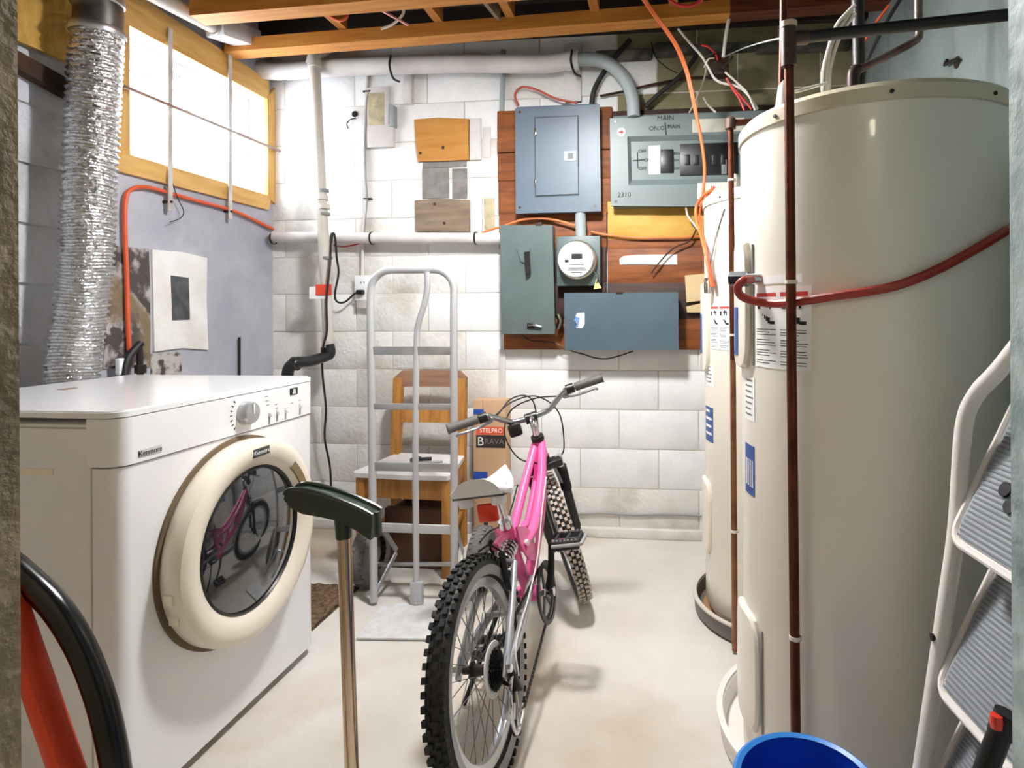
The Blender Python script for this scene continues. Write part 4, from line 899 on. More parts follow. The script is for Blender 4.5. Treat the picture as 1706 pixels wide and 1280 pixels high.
def tread(xc, z, dep=.215, ang=64):
    w0, w1 = .985, .615; ca, sa = math.cos(rad(ang)), math.sin(rad(ang))
    fr = MB()
    A_ = [cc(xc, w0, z), cc(xc, w1, z), cc(xc+dep*ca, w1, z+dep*sa), cc(xc+dep*ca, w0, z+dep*sa)]
    nrm = (A_[1]-A_[0]).cross(A_[3]-A_[0]).normalized()
    nrm = nrm if nrm.x < 0 else -nrm
    def rr(k):   # rounded outline inset by k
        ex = (A_[1]-A_[0]).normalized(); ey = (A_[3]-A_[0]).normalized(); W_ = (A_[1]-A_[0]).length; H_ = (A_[3]-A_[0]).length; r = .03-k*.5; out = []
        for (cx_, cy_, s0) in ((k+r, k+r, PI), (W_-k-r, k+r, 1.5*PI), (W_-k-r, H_-k-r, 0), (k+r, H_-k-r, .5*PI)):
            for i in range(5): a = s0+PI/2*i/4; out.append(A_[0]+ex*(cx_+r*math.cos(a))+ey*(cy_+r*math.sin(a)))
        return out, ex, ey, W_, H_
    o0, ex, ey, W_, H_ = rr(0); fr.prism(o0, nrm*-.022); f_ = fr.build('tread', ladder_w, sl)
    MB().tube(o0, .006, 8, closed=True).build('tread_edge', ladder_w, f_); o1 = rr(.010)[0]; MB().prism([p+nrm*.0 for p in o1], nrm*.003).build('rubber_pad', tread_g, f_)
    rb = MB(); nr = 34
    for i in range(nr):
        yy = .014+(H_-.028)*i/(nr-1); rb.beam(A_[0]+ex*.016+ey*yy+nrm*.0035, A_[0]+ex*(W_-.016)+ey*yy+nrm*.0035, .003, .002, up=nrm)
    rb.build('ribs', M('rib_dark', '74777c', .7), f_)
    return A_, nrm, ex, ey, f_
A_, nrm, ex, ey, f_ = tread(.572, .785, .30); tread(.548, .54, .30); tread(.50, .29, .26)
for a, b_ in ((.045, .03), (.022, .05)):
    q = A_[0]+ex*(a+.05)+ey*(b_+.06)+nrm*.004; MB().tube([q, q+nrm*.004], .012, 14).build('pad_button', black, f_)
BC = cc(.340*1.025, 1.025, 0)
bk = thing('bucket', BC, 'blue plastic bucket on the floor before the large heater', 'bucket')
c_ = tuple(BC)
MB().lathe([(0, 0), (.088, 0), (.093, .006), (.114, .34), (.115, .352), (.111, .352), (.089, .012), (0, .010)], 48, c=c_).build('body', blue_p, bk)
MB().lathe([(.112, .332), (.124, .330), (.126, .336), (.124, .354), (.118, .3575), (.110, .354)], 48, c=c_).build('rim', M('blue_rim', '2f7fd0', .35), bk)
MB().tube([Vector((c_[0]+.129*math.cos(a), c_[1]+.129*math.sin(a), .322-.10*math.sin(PI*(i/12)))) for i, a in ((k, rad(200+k*13)) for k in range(13))], .003, 6).build('bail_handle', chrome, bk)
th_ = thing('long_tool', cc(.50, .76, 0), 'black tool handle with a red button by the right door jamb', 'tool')
a, b_ = cc(.502, .75, .645), cc(.30, .80, .0)
MB().tube([b_, b_.lerp(a, .6), a], .0135, 12).build('shaft', black, th_)
MB().tube([b_.lerp(a, .975), a+(a-b_).normalized()*.012], .0145, 12).build('end_cap', blackr, th_)
q = a+Vector((-.012, -.006, .004)); MB().lathe([(0, -.009), (.007, -.008), (.008, 0), (.007, .008), (0, .009)], 12, c=tuple(q)).build('red_button', red_refl, th_)

# ================================================================== HAND TRUCK
ht = thing('hand_truck', (-1.0, 2.28, 0), 'tall aluminium hand truck with looped top standing before the chair', 'hand truck')
lb_, lt_ = at(623, 1004, Y=2.28), at(617, 505, Y=2.36); rb_, rt_ = at(757, 1000, Y=2.28), at(756, 505, Y=2.36)
hz = at(690, 450, Y=2.37).z
lp_ = [lb_, lt_]; k_ = .085
loop = [Vector((lb_.x, lb_.y, .012)), lt_+(lt_-lb_).normalized()*-.02]
for i in range(7):
    a = PI-PI/2*i/6; loop.append(Vector((lt_.x+k_+k_*math.cos(a), 2.365, hz-k_+k_*math.sin(a))))
for i in range(7):
    a = PI/2-PI/2*i/6; loop.append(Vector((rt_.x-k_+k_*math.cos(a), 2.365, hz-k_+k_*math.sin(a))))
loop += [rt_+(rt_-rb_).normalized()*-.02, Vector((rb_.x, rb_.y, .012))]
MB().tube(loop, .0155, 12).build('frame', alu_paint, ht)
def yat(z): return 2.28+.08*(z/1.2)
def xat(f, z):
    xl = lb_.x+(lt_.x-lb_.x)*z/1.2; xr = rb_.x+(rt_.x-rb_.x)*z/1.2; return xl+(xr-xl)*f
for v, hh in ((585, .034), (678, .024), (777, .034), (876, .034)):
    z = at(690, v, Y=2.33).z; MB().box((xat(0, z), yat(z)-.008, z-hh/2), (xat(1, z), yat(z)+.006, z+hh/2), .002).build('cross_bar', alu if v != 876 else alu_paint, ht)
zc = [at(u, v, Y=2.35) for u, v in ((711, 453), (712, 480), (706, 510), (697, 540), (694, 575))]+[Vector((xat(.54, .6), yat(.6)-.006, .6)), Vector((xat(.54, .1), yat(.1)-.006, .06)), Vector((xat(.54, .02), 2.275, .012))]
MB().tube(zc, .0125, 10, 4).build('centre_post', alu_paint, ht)
MB().box((xat(.54, 0)-.025, 2.268, .012), (xat(.54, 0)+.025, 2.292, .10), .004).build('post_foot', alu_paint, ht)
toe = MB(); toe.prism([at(u, v, Z=.004) for u, v in ((594, 1066), (640, 1008), (770, 1008), (748, 1068))], (0, 0, .007)); toe.build('toe_plate', M('toe_white', 'dedfdf', .5, c2='cfcfce', scale=30), ht)
MB().tube([at(600, 940, Y=2.44), at(810, 940, Y=2.44)], .009, 10).build('axle', alu, ht)
for f, s_ in ((0.0, 1), (1.0, -1)):
    MB().beam(Vector((xat(f, .4), yat(.3), .36)), Vector((xat(f, .1)+.02*s_, 2.45, .15)), .006, .02).build('wheel_bracket', alu, ht)
    MB().beam(Vector((xat(f, .05), yat(.05), .03)), Vector((xat(f, .1)+.02*s_, 2.45, .14)), .006, .02).build('wheel_bracket', alu, ht)
for X_ in (at(618, 930, Y=2.45).x, at(803, 905, Y=2.45).x):
    c_ = (X_, 2.45, .130)
    wh = MB().lathe([(.075, -.032), (.105, -.038), (.122, -.030), (.129, -.012), (.130, 0), (.129, .012), (.122, .030), (.105, .038), (.075, .032)], 40, axis='x', c=c_).build('wheel', M('grey_tyre', '6c6a68', .8), ht)
    kb = MB()
    for i in range(36):
        a = 2*PI*i/36
        for j in (-1, 0, 1):
            aa = a+(PI/36 if j == 0 else 0); p = Vector((X_+j*.018, 2.45+.130*math.cos(aa), .130+.130*math.sin(aa)))
            r_ = Vector((0, math.cos(aa), math.sin(aa))); kb.beam(p-r_*.004-Vector((.007, 0, 0)), p-r_*.004+Vector((.007, 0, 0)), .011, .009, up=r_)
    kb.build('tread_blocks', MATS['grey_tyre'], wh, kind='stuff')
    MB().lathe([(0, -.03), (.03, -.03), (.035, -.012), (.076, -.010), (.076, .010), (.035, .012), (.03, .03), (0, .03)], 28, axis='x', c=c_).build('hub', alu, wh)

# ================================================================== CHAIR and things on it
ch = thing('wooden_chair', (-1.17, 2.73, 0), 'old wooden chair with white seat standing behind the hand truck', 'chair')
st_ = MB(); SP = [(-1.385, 2.535), (-.922, 2.515), (-.985, 2.90), (-1.345, 2.92)]
def seat_pt(f, g): a = Vector(SP[0]).lerp(Vector(SP[1]), f); b = Vector(SP[3]).lerp(Vector(SP[2]), f); return a.lerp(b, g)
pl_ = [seat_pt(*q) for q in ((.03, 0), (.5, -.03), (.97, 0), (1, .06), (1, .94), (.95, 1), (.05, 1), (0, .94), (0, .06))]
st_.prism([(p.x, p.y, .432) for p in pl_], (0, 0, .02)).build('seat', seat_m, ch)
for (x0, y0, x1, y1) in ((-1.36, 2.555, -.945, 2.54), (-1.36, 2.56, -1.335, 2.89), (-.945, 2.545, -.995, 2.88)):
    MB().beam((x0, y0, .385), (x1, y1, .385), .02, .09, bev=.003).build('apron', wood_chair, ch)
for x, y in ((-1.345, 2.56), (-.945, 2.545)): MB().beam((x, y, 0), (x, y, .43), .042, .042, up=(0, 1, 0), bev=.006).build('leg', wood_chair, ch)
for x, xt in ((-1.345, -1.345), (-1.005, -1.01)):
    o = MB(); o.prism([(x-.021, 2.885, 0), (x+.021, 2.885, 0), (x+.021, 2.925, 0), (x-.021, 2.925, 0)], (0, .0, .45)); 
    o.prism([(x-.021, 2.885, .45), (x+.021, 2.885, .45), (x+.021, 2.925, .45), (x-.021, 2.925, .45)], (xt-x, .035, .38)); o.build('leg', wood_chair, ch)
def rail(z0, z1, m, nm):
    o = MB(); n = 10; y = lambda z: 2.895+.035*max(0, z-.45)/.38
    for (za, zb_) in ((z0, z1),):
        vs = []; 
        for i in range(n+1):
            f = i/n; x = -1.366+.378*f; dy = .022*math.sin(PI*f); top_z = zb_
            if z1 > .8: top_z = zb_-.035*max(0, abs(f-.5)*2-.8)/.2
            vs += [(x, y(za)+dy, za), (x, y(za)+dy+.022, za), (x, y(zb_)+dy+.022, top_z), (x, y(zb_)+dy, top_z)]
        fs = []
        for i in range(n):
            for j in range(4): fs.append((i*4+j, (i+1)*4+j, (i+1)*4+(j+1) % 4, i*4+(j+1) % 4))
        fs += [(0, 1, 2, 3), (n*4+3, n*4+2, n*4+1, n*4)]; o.add(vs, fs)
    return o.build(nm, m, ch)
rail(.785, .867, wood_chair_d, 'top_rail'); rail(.605, .69, wood_chair, 'back_slat')
for x0, y0, x1, y1, z in ((-1.345, 2.56, -1.345, 2.90, .16), (-.945, 2.545, -1.005, 2.9, .16), (-1.345, 2.73, -.975, 2.72, .16)): MB().beam((x0, y0, z), (x1, y1, z), .02, .03, bev=.003).build('stretcher', wood_chair, ch)
tl = thing('hand_tool', at(694, 765, Z=.455), 'small black tool lying on the white chair seat', 'tool')
q = at(693, 768, Z=.455)
MB().tube([q+Vector((.02*math.cos(a), .03*math.sin(a), .008)) for a in [2*PI*i/14 for i in range(14)]], .007, 8, closed=True).build('ring', black, tl)
MB().tube([q+Vector((.02, 0, .008)), q+Vector((.07, .02, .008))], .008, 8).build('handle', blackr, tl)
MB().beam(q+Vector((.04, -.06, .003)), q+Vector((.13, .0, .003)), .03, .003).build('metal_strip', M('strip_grey', 'a9a8a8', .5), None, 'grey metal strip lying on the white chair seat', 'strip')
bx_ = thing('wooden_crate', (-1.12, 2.70, 0), 'dark brown crate under the wooden chair', 'crate')
cr = M('crate_brown', '6b4a34', .8, c2='4b3325', scale=6)
MB().box((-1.27, 2.62, 0), (-1.0, 2.66, .27), .003).build('front_board', cr, bx_); MB().box((-1.27, 2.82, 0), (-1.0, 2.85, .27), .003).build('back_board', cr, bx_)
MB().box((-1.27, 2.66, 0), (-1.25, 2.82, .25), .003).build('side_board', cr, bx_); MB().box((-1.02, 2.66, 0), (-1.0, 2.82, .25), .003).build('side_board', cr, bx_); MB().box((-1.25, 2.66, 0), (-1.02, 2.82, .02)).build('bottom_board', cr, bx_)

# ================================================================== CARDBOARD BOX
cbx = thing('cardboard_box', (-.875, 3.01, 0), 'tall narrow cardboard box with orange and black printing beside the chair', 'box')
f0 = 2.965; xL, xR_, zT = at(788, 665, Y=f0).x, at(843, 665, Y=f0).x, at(815, 667, Y=f0).z
MB().box((xL, f0, 0), (xR_, 3.062, zT), .004).build('carton', cardboard, cbx)
MB().box((xL+.05, f0-.0006, zT-.06), (xL+.053, f0, zT)).build('flap_seam', M('seam_brown', '9a7a5a', .8), cbx)
def bq(u0, v0, u1, v1, m, nm, o=.0008): return quadbox(u0, v0, u1, v1, f0, f0-o, 0).build(nm, m, cbx)
bq(789, 682, 806, 691, box_bl, 'blue_print'); p_ = bq(793, 711, 842, 725, box_or, 'orange_band'); d_ = bq(793, 725, 842, 747, box_dk, 'dark_band'); bq(789, 786, 812, 800, box_bl, 'blue_print')
text('brand_print', 'STELPRO', .030, at(818, 718, Y=f0-.001), label_w, p_, FY)
text('brand_print', 'B', .062, at(795, 736, Y=f0-.001), label_w, d_, FY, align='LEFT')
text('brand_print', 'RAVA', .040, at(807, 736, Y=f0-.001), M('print_grey', '7a7472', .6), d_, FY, align='LEFT')
text('size_print', '30', .045, at(811, 850, Y=f0-.001), ink, cbx, FY)
for v in (865, 874): bq(806, v-4, 813, v+3, box_dk, 'icon_print')

# ================================================================== MAT, SQUEEGEE, HOSE, RED BAR
mt = MB(); mt.grid(lambda u, v: Vector((-1.80+.52*u, 2.07+.34*v, .010+.006*random.random())), 50, 34)
mt.box((-1.80, 2.07, .0), (-1.28, 2.41, .009)); mt.build('straw_mat', mat_br, None, 'rough brown straw mat on the floor behind the dryer', 'mat')
sq = thing('floor_squeegee', at(585, 1280, Y=1.22), 'dark green floor squeegee with shiny pole held upside down', 'squeegee')
SY = 1.22
pa, pb = at(573, 880, Y=SY), at(586, 1280, Y=SY); pb = pb+(pb-pa)*((pb.z-.012)/(pa.z-pb.z))
MB().tube([pa, pb], .0145, 18).build('pole', pole_m, sq)
MB().tube([pb-(pb-pa).normalized()*.03, pb+Vector((0, 0, -.008))], .0165, 14).build('pole_cap', black, sq)
MB().tube([at(571, 850, Y=SY), at(573, 896, Y=SY)], [.0185, .0165], 16).build('socket', green_d, sq)
top_e = [(484, 820), (490, 813), (510, 812), (545, 820), (580, 832), (610, 845), (628, 855)]
bot_e = [(485, 826), (496, 840), (515, 850), (545, 855), (575, 862), (605, 878), (627, 893)]
hb_ = MB(); vs = []
for i in range(7):
    for (u, v), yy in ((top_e[i], SY-.020), (top_e[i], SY+.020), (bot_e[i], SY+.026), (bot_e[i], SY-.026)):
        p = at(u, v, Y=SY); vs.append(Vector((p.x, yy, p.z)))
fs = []
for i in range(6):
    for j in range(4): fs.append((i*4+j, (i+1)*4+j, (i+1)*4+(j+1) % 4, i*4+(j+1) % 4))
fs += [(0, 1, 2, 3), (27, 26, 25, 24)]
hb_.add(vs, fs).build('head', green_d, sq, ang=50)
rp = [at(u, v-1, Y=SY) for u, v in top_e]
MB().tube([p+Vector((0, -.020, 0)) for p in rp], .005, 8, 3).build('head_rim', green_d, sq); MB().tube([p+Vector((0, .020, 0)) for p in rp], .005, 8, 3).build('head_rim', green_d, sq)
MB().tube([at(628, 853, Y=SY-.02), at(629, 894, Y=SY-.02)], .006, 8).build('end_ridge', green_d, sq)
HY = .93
hp_ = [at(u, v, Y=HY) for u, v in ((-70, 900), (0, 930), (45, 965), (95, 1015), (135, 1080), (163, 1150), (182, 1220), (196, 1300), (204, 1400), (206, 1500))]
hp_.append(Vector((hp_[-1].x+.003, HY, .02)))
MB().tube(hp_, .0215, 18, 6).build('rubber_hose', M('black_hose', '0a0a0b', .22), None, 'thick glossy black hose arching beside the left door jamb', 'hose')
ra, rb2 = at(30, 1045, Y=.90), at(118, 1300, Y=.90)
rb2 = rb2+(rb2-ra)*((rb2.z-.02)/(ra.z-rb2.z)); r1 = ra+(ra-rb2)*.25
MB().beam(r1, rb2, .030, .042, up=(0, 1, 0), bev=.008).build('tool_bar', red_paint, None, 'red orange bar slanting beside the left door jamb', 'bar')

# ================================================================== BICYCLE   (local frame: x forward, y left, z up, origin under the rear axle)
LEAN, STEER = rad(9), rad(24)
RW, WB = .272, .945
bike = thing('bicycle', (-.412, 1.455, 0), 'pink childrens mountain bicycle leaning with its rear wheel towards the doorway', 'bicycle')
bike.rotation_euler = (-LEAN, 0, math.atan2(.94, .062))
def lb(mb, nm, m, par=None, ang=35, kind=None): return mb.build(nm, m, par or bike, local=True, ang=ang, kind=kind)
hd = rad(70); axd = Vector((-math.cos(hd), 0, math.sin(hd))); A0 = Vector((WB, 0, RW))-Vector((math.sin(hd), 0, math.cos(hd)))*.035
def ax(t): return A0+axd*t
ST = Matrix.Translation(A0) @ Matrix.Rotation(STEER, 4, axd) @ Matrix.Translation(-A0)
def wheel(c, T, nm, dusty):
    mb = MB(); mb.T = T
    w = .026
    mb.lathe([(RW-.062, -.012), (RW-.052, -w*.8), (RW-.030, -w), (RW-.012, -w*.75), (RW-.006, -w*.35), (RW-.005, 0), (RW-.006, w*.35), (RW-.012, w*.75), (RW-.030, w), (RW-.052, w*.8), (RW-.062, .012)], 72, axis='y', c=c)
    t = lb(mb, nm, blackr)
    kb = MB(); kb.T = T
    nk = 62
    for i in range(nk):
        for j, (yo, ro) in enumerate(((-.021, -.011), (-.008, -.004), (.008, -.004), (.021, -.011))):
            a = 2*PI*(i+(.5 if j in (1, 3) else 0))/nk; r_ = Vector((math.cos(a), 0, math.sin(a))); y_ = Vector((0, 1, 0)); p = Vector(c)+r_*(RW+ro-.001)+y_*yo
            kb.beam(p-y_*.0055, p+y_*.0055, .0135, .010, up=(r_+y_*yo*14).normalized())
    lb(kb, 'tread_knobs', tyre_tan if dusty else tyre_m, t, kind='stuff')
    rm = MB(); rm.T = T
    rm.lathe([(RW-.080, -.010), (RW-.066, -.014), (RW-.054, -.0145), (RW-.056, 0), (RW-.054, .0145), (RW-.066, .014), (RW-.080, .010), (RW-.083, 0)], 72, axis='y', c=c, close=True); lb(rm, 'rim', rim_m, t)
    sw = MB(); sw.T = T
    for s_ in (-1, 1): sw.lathe([(RW-.054, s_*.0225), (RW-.030, s_*.0268)], 72, axis='y', c=c)
    if not dusty: lb(sw, 'sidewall', tyre_wall, t)
    sp_ = MB(); sp_.T = T
    for i in range(32):
        s_ = 1 if i % 2 else -1; a = 2*PI*i/32; b = a+(.42 if (i//2) % 2 else -.42)
        sp_.tube([Vector(c)+Vector((.018*math.cos(b), s_*.026, .018*math.sin(b))), Vector(c)+Vector(((RW-.082)*math.cos(a), 0, (RW-.082)*math.sin(a)))], .0011, 4)
    lb(sp_, 'spokes', M('spoke', '6e6e70', .35, metal=.8), t)
    hb2 = MB(); hb2.T = T
    hb2.lathe([(0, -.05), (.008, -.05), (.009, -.03), (.021, -.028), (.021, -.023), (.013, -.018), (.013, .018), (.021, .023), (.021, .028), (.009, .03), (.008, .05), (0, .05)], 20, axis='y', c=c); lb(hb2, 'hub', steel_dark, t)
    return t
I4 = Matrix.Identity(4)
rw = wheel((0, 0, RW), I4, 'rear_wheel', False)
fw = wheel((WB, 0, RW), ST, 'front_wheel', True)
# cassette, spoke guard, derailleur
lb(MB().lathe([(.012, -.030), (.062, -.030), (.064, -.032), (.062, -.034), (.012, -.033)], 40, axis='y', c=(0, 0, RW)), 'spoke_guard', M('guard_clear', 'd6d6d2', .35), rw)
cs = MB()
for i, r_ in enumerate((.050, .045, .040, .035, .030, .026)):
    y_ = -.037-.0035*i; n = 24; vs = []
    for k in range(n*2):
        a = PI*k/n; rr = r_ if k % 2 else r_-.004; vs.append((rr*math.cos(a), y_, RW+rr*math.sin(a)))
    cs.prism(vs, (0, -.0018, 0))
cs.lathe([(0, -.036), (.016, -.036), (.016, -.060), (0, -.060)], 16, axis='y', c=(0, 0, RW)); lb(cs, 'cassette', M('cassette_dark', '1d1d1e', .4, metal=.6), rw)
de = lb(MB().beam((.005, -.066, RW-.01), (.035, -.072, RW-.075), .012, .028, up=(0, 1, 0), bev=.004), 'derailleur', black)
lb(MB().beam((.035, -.060, RW-.075), (.010, -.060, RW-.165), .006, .022, up=(0, 1, 0), bev=.003), 'derailleur_cage', chrome, de)
for z in (-.085, -.155): lb(MB().lathe([(0, -.063), (.018, -.063), (.018, -.056), (0, -.056)], 14, axis='y', c=(.033 if z > -.1 else .012, 0, RW+z)), 'jockey_wheel', black, de)
lb(MB().tube([(.02, -.07, RW-.02), (-.045, -.085, RW-.03), (-.06, -.085, RW-.09), (-.03, -.08, RW-.14), (.03, -.08, RW-.12)], .0045, 8, 6), 'derailleur_guard', chrome, de)
# frame
BB = Vector((.405, 0, .275))
def ftube(pts, r, nm, m=pink, k=5, par=None, n=14): return lb(MB().tube(pts, r, n, k), nm, m, par)
ht_ = lb(MB().tube([ax(.385), ax(.460)], .0215, 18), 'head_tube', pink)
lb(MB().lathe([(.0, -.006), (.024, -.006), (.024, .006), (0, .006)], 18), 'lower_cup', black); bpy.data.objects.remove(bpy.data.objects['lower_cup'])
for t_ in (.378, .466): lb(MB().tube([ax(t_-.008), ax(t_+.008)], .0245, 18), 'headset_cup', black, ht_)
for s_ in (-1, 1):
    ftube([ax(.445)+Vector((0, s_*.012, 0)), (.62, s_*.030, .57), (.47, s_*.036, .475), (.335, s_*.030, .445)], .0155, 'top_tube')
ftube([ax(.405), (.66, 0, .475), (.53, 0, .375), (.43, 0, .30)], .021, 'down_tube')
ftube([(.305, 0, .545), (.345, 0, .42), (.385, 0, .33), BB], .0185, 'seat_tube')
lb(MB().tube([(.30, 0, .545), (.307, 0, .522)], .0215, 16), 'seat_clamp', chrome)
ftube([ax(.40)+Vector((-.03, 0, -.01)), (.60, 0, .53), (.50, 0, .47), (.43, 0, .44)], .012, 'mid_brace')
ftube([(.47, .0, .475), (.50, 0, .41), (.47, 0, .34), (.43, 0, .30)], .014, 'curved_brace')
gu = MB(); gu.prism([(ax(.44)+Vector((-.02, -.006, 0))), (.62, -.006, .55), (.60, -.006, .47), (ax(.40)+Vector((-.02, -.006, 0)))], (0, .012, 0)); lb(gu, 'gusset', pink_d)
lb(MB().beam((.50, -.028, .512), (.60, -.034, .575), .034, .003, up=(0, 1, 0)), 'decal', pink_d); bpy.data.objects.remove(bpy.data.objects['decal'])
lb(MB().tube([BB+Vector((0, -.036, 0)), BB+Vector((0, .036, 0))], .023, 18), 'bottom_bracket', pink)
# swing arm and spring
for s_ in (-1, 1):
    ftube([(.375, s_*.028, .335), (.26, s_*.045, .315), (.12, s_*.062, .292), (.0, s_*.062, RW)], .0115, 'chain_stay', swing_m)
    ftube([(.0, s_*.062, RW), (.11, s_*.055, .36), (.225, s_*.040, .445)], .0095, 'seat_stay', swing_m)
    lb(MB().beam((-.012, s_*.062, RW-.018), (.022, s_*.062, RW+.022), .03, .006, up=(0, 1, 0), bev=.002), 'dropout', swing_m)
    lb(MB().tube([(0, s_*.055, RW), (0, s_*.078, RW)], .011, 6), 'axle_nut', chrome)
    lb(MB().beam((.15, s_*.040, .40), (.165, s_*.030, .50), .016, .018, bev=.003), 'brake_arm', black)
    lb(MB().beam((.135, s_*.024, .475), (.185, s_*.022, .480), .010, .012, bev=.002), 'brake_pad', blackr)
lb(MB().tube([(.225, -.042, .445), (.225, .042, .445)], .011, 12), 'stay_bridge', swing_m)
lb(MB().tube([(.19, -.055, .318), (.19, .055, .318)], .008, 10), 'stay_bridge', swing_m); 
cs = [Vector((.235, 0, .440)).lerp(Vector((.345, 0, .470)), i/60)+Vector((-.26*.02*math.cos(i*.75), .022*math.sin(i*.75), .022*math.cos(i*.75))) for i in range(61)]
lb(MB().tube(cs, .004, 6), 'shock_spring', chrome); lb(MB().tube([(.228, 0, .440), (.355, 0, .472)], .011, 12), 'shock_body', black)
lb(MB().tube([(.15, .03, .51), (.16, 0, .522), (.165, -.03, .50)], .003, 6, 4), 'brake_cable', blackr)
# crank, chainring, pedals, chain
cr_ = MB(); n = 36; ring_o = []; 
cr_.lathe([(.068, -.052), (.080, -.052), (.082, -.054), (.080, -.056), (.068, -.056)], 48, axis='y', c=tuple(BB), close=True)
for k in range(5):
    a = 2*PI*k/5+.3; cr_.beam(BB+Vector((.012*math.cos(a), -.054, .012*math.sin(a))), BB+Vector((.072*math.cos(a), -.054, .072*math.sin(a))), .014, .004, up=(0, 1, 0))
cr_ = lb(cr_, 'chainring', M('ring_grey', '3a3b3d', .4, metal=.5))
lb(MB().lathe([(.079, -.058), (.092, -.058), (.094, -.061), (.092, -.064), (.079, -.064)], 48, axis='y', c=tuple(BB), close=True), 'chain_guard', black)
CA = rad(78)
pe = BB+Vector((.145*math.cos(CA), -.098, .145*math.sin(CA)))
lb(MB().tube([BB+Vector((0, -.068, 0)), BB+Vector((.07*math.cos(CA), -.082, .07*math.sin(CA))), pe+Vector((0, .008, 0))], [.012, .010], 10, 4), 'crank_arm', black)
lb(MB().tube([BB+Vector((0, -.06, 0)), BB+Vector((0, -.085, 0))], .014, 12), 'crank_bolt', chrome)
pl2 = BB+Vector((-.145*math.cos(CA), .098, -.145*math.sin(CA)))
lb(MB().tube([BB+Vector((0, .05, 0)), BB+Vector((-.07*math.cos(CA), .08, -.07*math.sin(CA))), pl2+Vector((0, -.008, 0))], [.012, .010], 10, 4), 'crank_arm', black)
for p, s_ in ((pe, -1), (pl2, 1)):
    pd = MB()
    pd.beam(p+Vector((.042, s_*.006, 0)), p+Vector((.042, s_*.088, 0)), .010, .028, bev=.003); pd.beam(p+Vector((-.042, s_*.006, 0)), p+Vector((-.042, s_*.088, 0)), .010, .028, bev=.003)
    for yy in (.010, .048, .086): pd.beam(p+Vector((-.042, s_*yy, 0)), p+Vector((.042, s_*yy, 0)), .009, .024, bev=.002)
    pd = lb(pd, 'pedal', M('pedal_black', '2a2a2a', .5))
    lb(MB().tube([p+Vector((0, -s_*.005, 0)), p+Vector((0, s_*.085, 0))], .009, 10), 'pedal_axle', chrome, pd)
    tt = MB()
    for sx in (-1, 1):
        for i in range(7):
            for z in (-1, 1): tt.box(p+Vector((sx*.042-.003, s_*(.012+.012*i)-.003, z*.014)), p+Vector((sx*.042+.003, s_*(.012+.012*i)+.003, z*.018)))
    lb(tt, 'pedal_teeth', M('teeth_grey', '9a9a9a', .5), pd, kind='stuff')
    if s_ < 0: lb(MB().tube([p+Vector((-.048, -.006, .002)), p+Vector((-.048, -.092, .002)), p+Vector((-.03, -.100, .002)), p+Vector((.03, -.100, .002)), p+Vector((.048, -.092, .002))], .006, 8, 3), 'pedal_edge', M('teeth_grey', '0'), pd)
chn = MB()
def chain(a, b, yy0, yy1):
    a = Vector((a[0], yy0, a[1])); b = Vector((b[0], yy1, b[1])); L2 = (b-a).length; m = int(L2/.0127)
    for i in range(m):
        p = a.lerp(b, i/m); q = a.lerp(b, (i+.8)/m); chn.beam(p, q, .006, .0085 if i % 2 else .0065)
chain((BB.x-.005, BB.z+.082), (0, RW+.042), -.054, -.045); chain((BB.x-.03, BB.z-.078), (.012, RW-.172), -.054, -.06); chain((.05, RW-.085), (.012, RW-.04), -.06, -.045)
lb(chn, 'chain', M('chain_dark', '28211d', .5, metal=.5), kind='stuff')
# saddle, post, reflector
lb(MB().tube([(.300, 0, .55), (.258, 0, .655)], .0125, 14), 'seat_post', chrome)
sd = MB(); n1, n2 = 16, 14; vs = []
for i in range(n1+1):
    f = i/n1; x = .125+.25*f; wdt = .080*(1-f)**.9+.020+.0*f
    if f < .12: wdt *= .70+.30*(f/.12)
    if f > .93: wdt *= 1-.5*(f-.93)/.07
    zt = .705-.030*f*(1-f)*4*.5-.012*f+(.010 if f < .2 else 0)
    for j in range(n2+1):
        g = -1+2*j/n2; vs.append((x, wdt*g, zt-.026*abs(g)**3-.008*g*g))
fs = [(i*(n2+1)+j, (i+1)*(n2+1)+j, (i+1)*(n2+1)+j+1, i*(n2+1)+j+1) for i in range(n1) for j in range(n2)]
m0 = len(vs); vs += [(p[0], p[1]*.94, min(p[2]-.012, .668)) for p in vs]
fs += [(m0+i*(n2+1)+j, m0+i*(n2+1)+j+1, m0+(i+1)*(n2+1)+j+1, m0+(i+1)*(n2+1)+j) for i in range(n1) for j in range(n2)]
for j in range(n2): fs += [(j, j+1, m0+j+1, m0+j), (n1*(n2+1)+j, m0+n1*(n2+1)+j, m0+n1*(n2+1)+j+1, n1*(n2+1)+j+1)]
for i in range(n1): fs += [(i*(n2+1), m0+i*(n2+1), m0+(i+1)*(n2+1), (i+1)*(n2+1)), (i*(n2+1)+n2, (i+1)*(n2+1)+n2, m0+(i+1)*(n2+1)+n2, m0+i*(n2+1)+n2)]
sad = lb(sd.add(vs, fs), 'saddle', seat_w, ang=60)
for s_ in (-1, 1): lb(MB().tube([(.15, s_*.045, .672), (.19, s_*.03, .652), (.28, s_*.02, .650), (.345, s_*.012, .672)], .0035, 6, 4), 'saddle_rail', chrome, sad)
sbx = MB(); sbx.prism([(.135, -.075, .660), (.17, -.082, .660), (.24, -.045, .660), (.36, -.018, .660), (.36, .018, .660), (.24, .045, .660), (.17, .082, .660), (.135, .075, .660)], (0, 0, .012)); lb(sbx, 'saddle_base', M('saddle_grey', '5a5c60', .5), sad)
for s_ in (-1, 1): lb(MB().lathe([(0, .632), (.020, .634), (.022, .645), (.020, .658), (0, .660)], 16, c=(.160, s_*.048, 0)), 'saddle_bumper', seat_w, sad)
lb(MB().box((.235, -.024, .642), (.285, .024, .662), .005), 'saddle_clamp', black, sad)
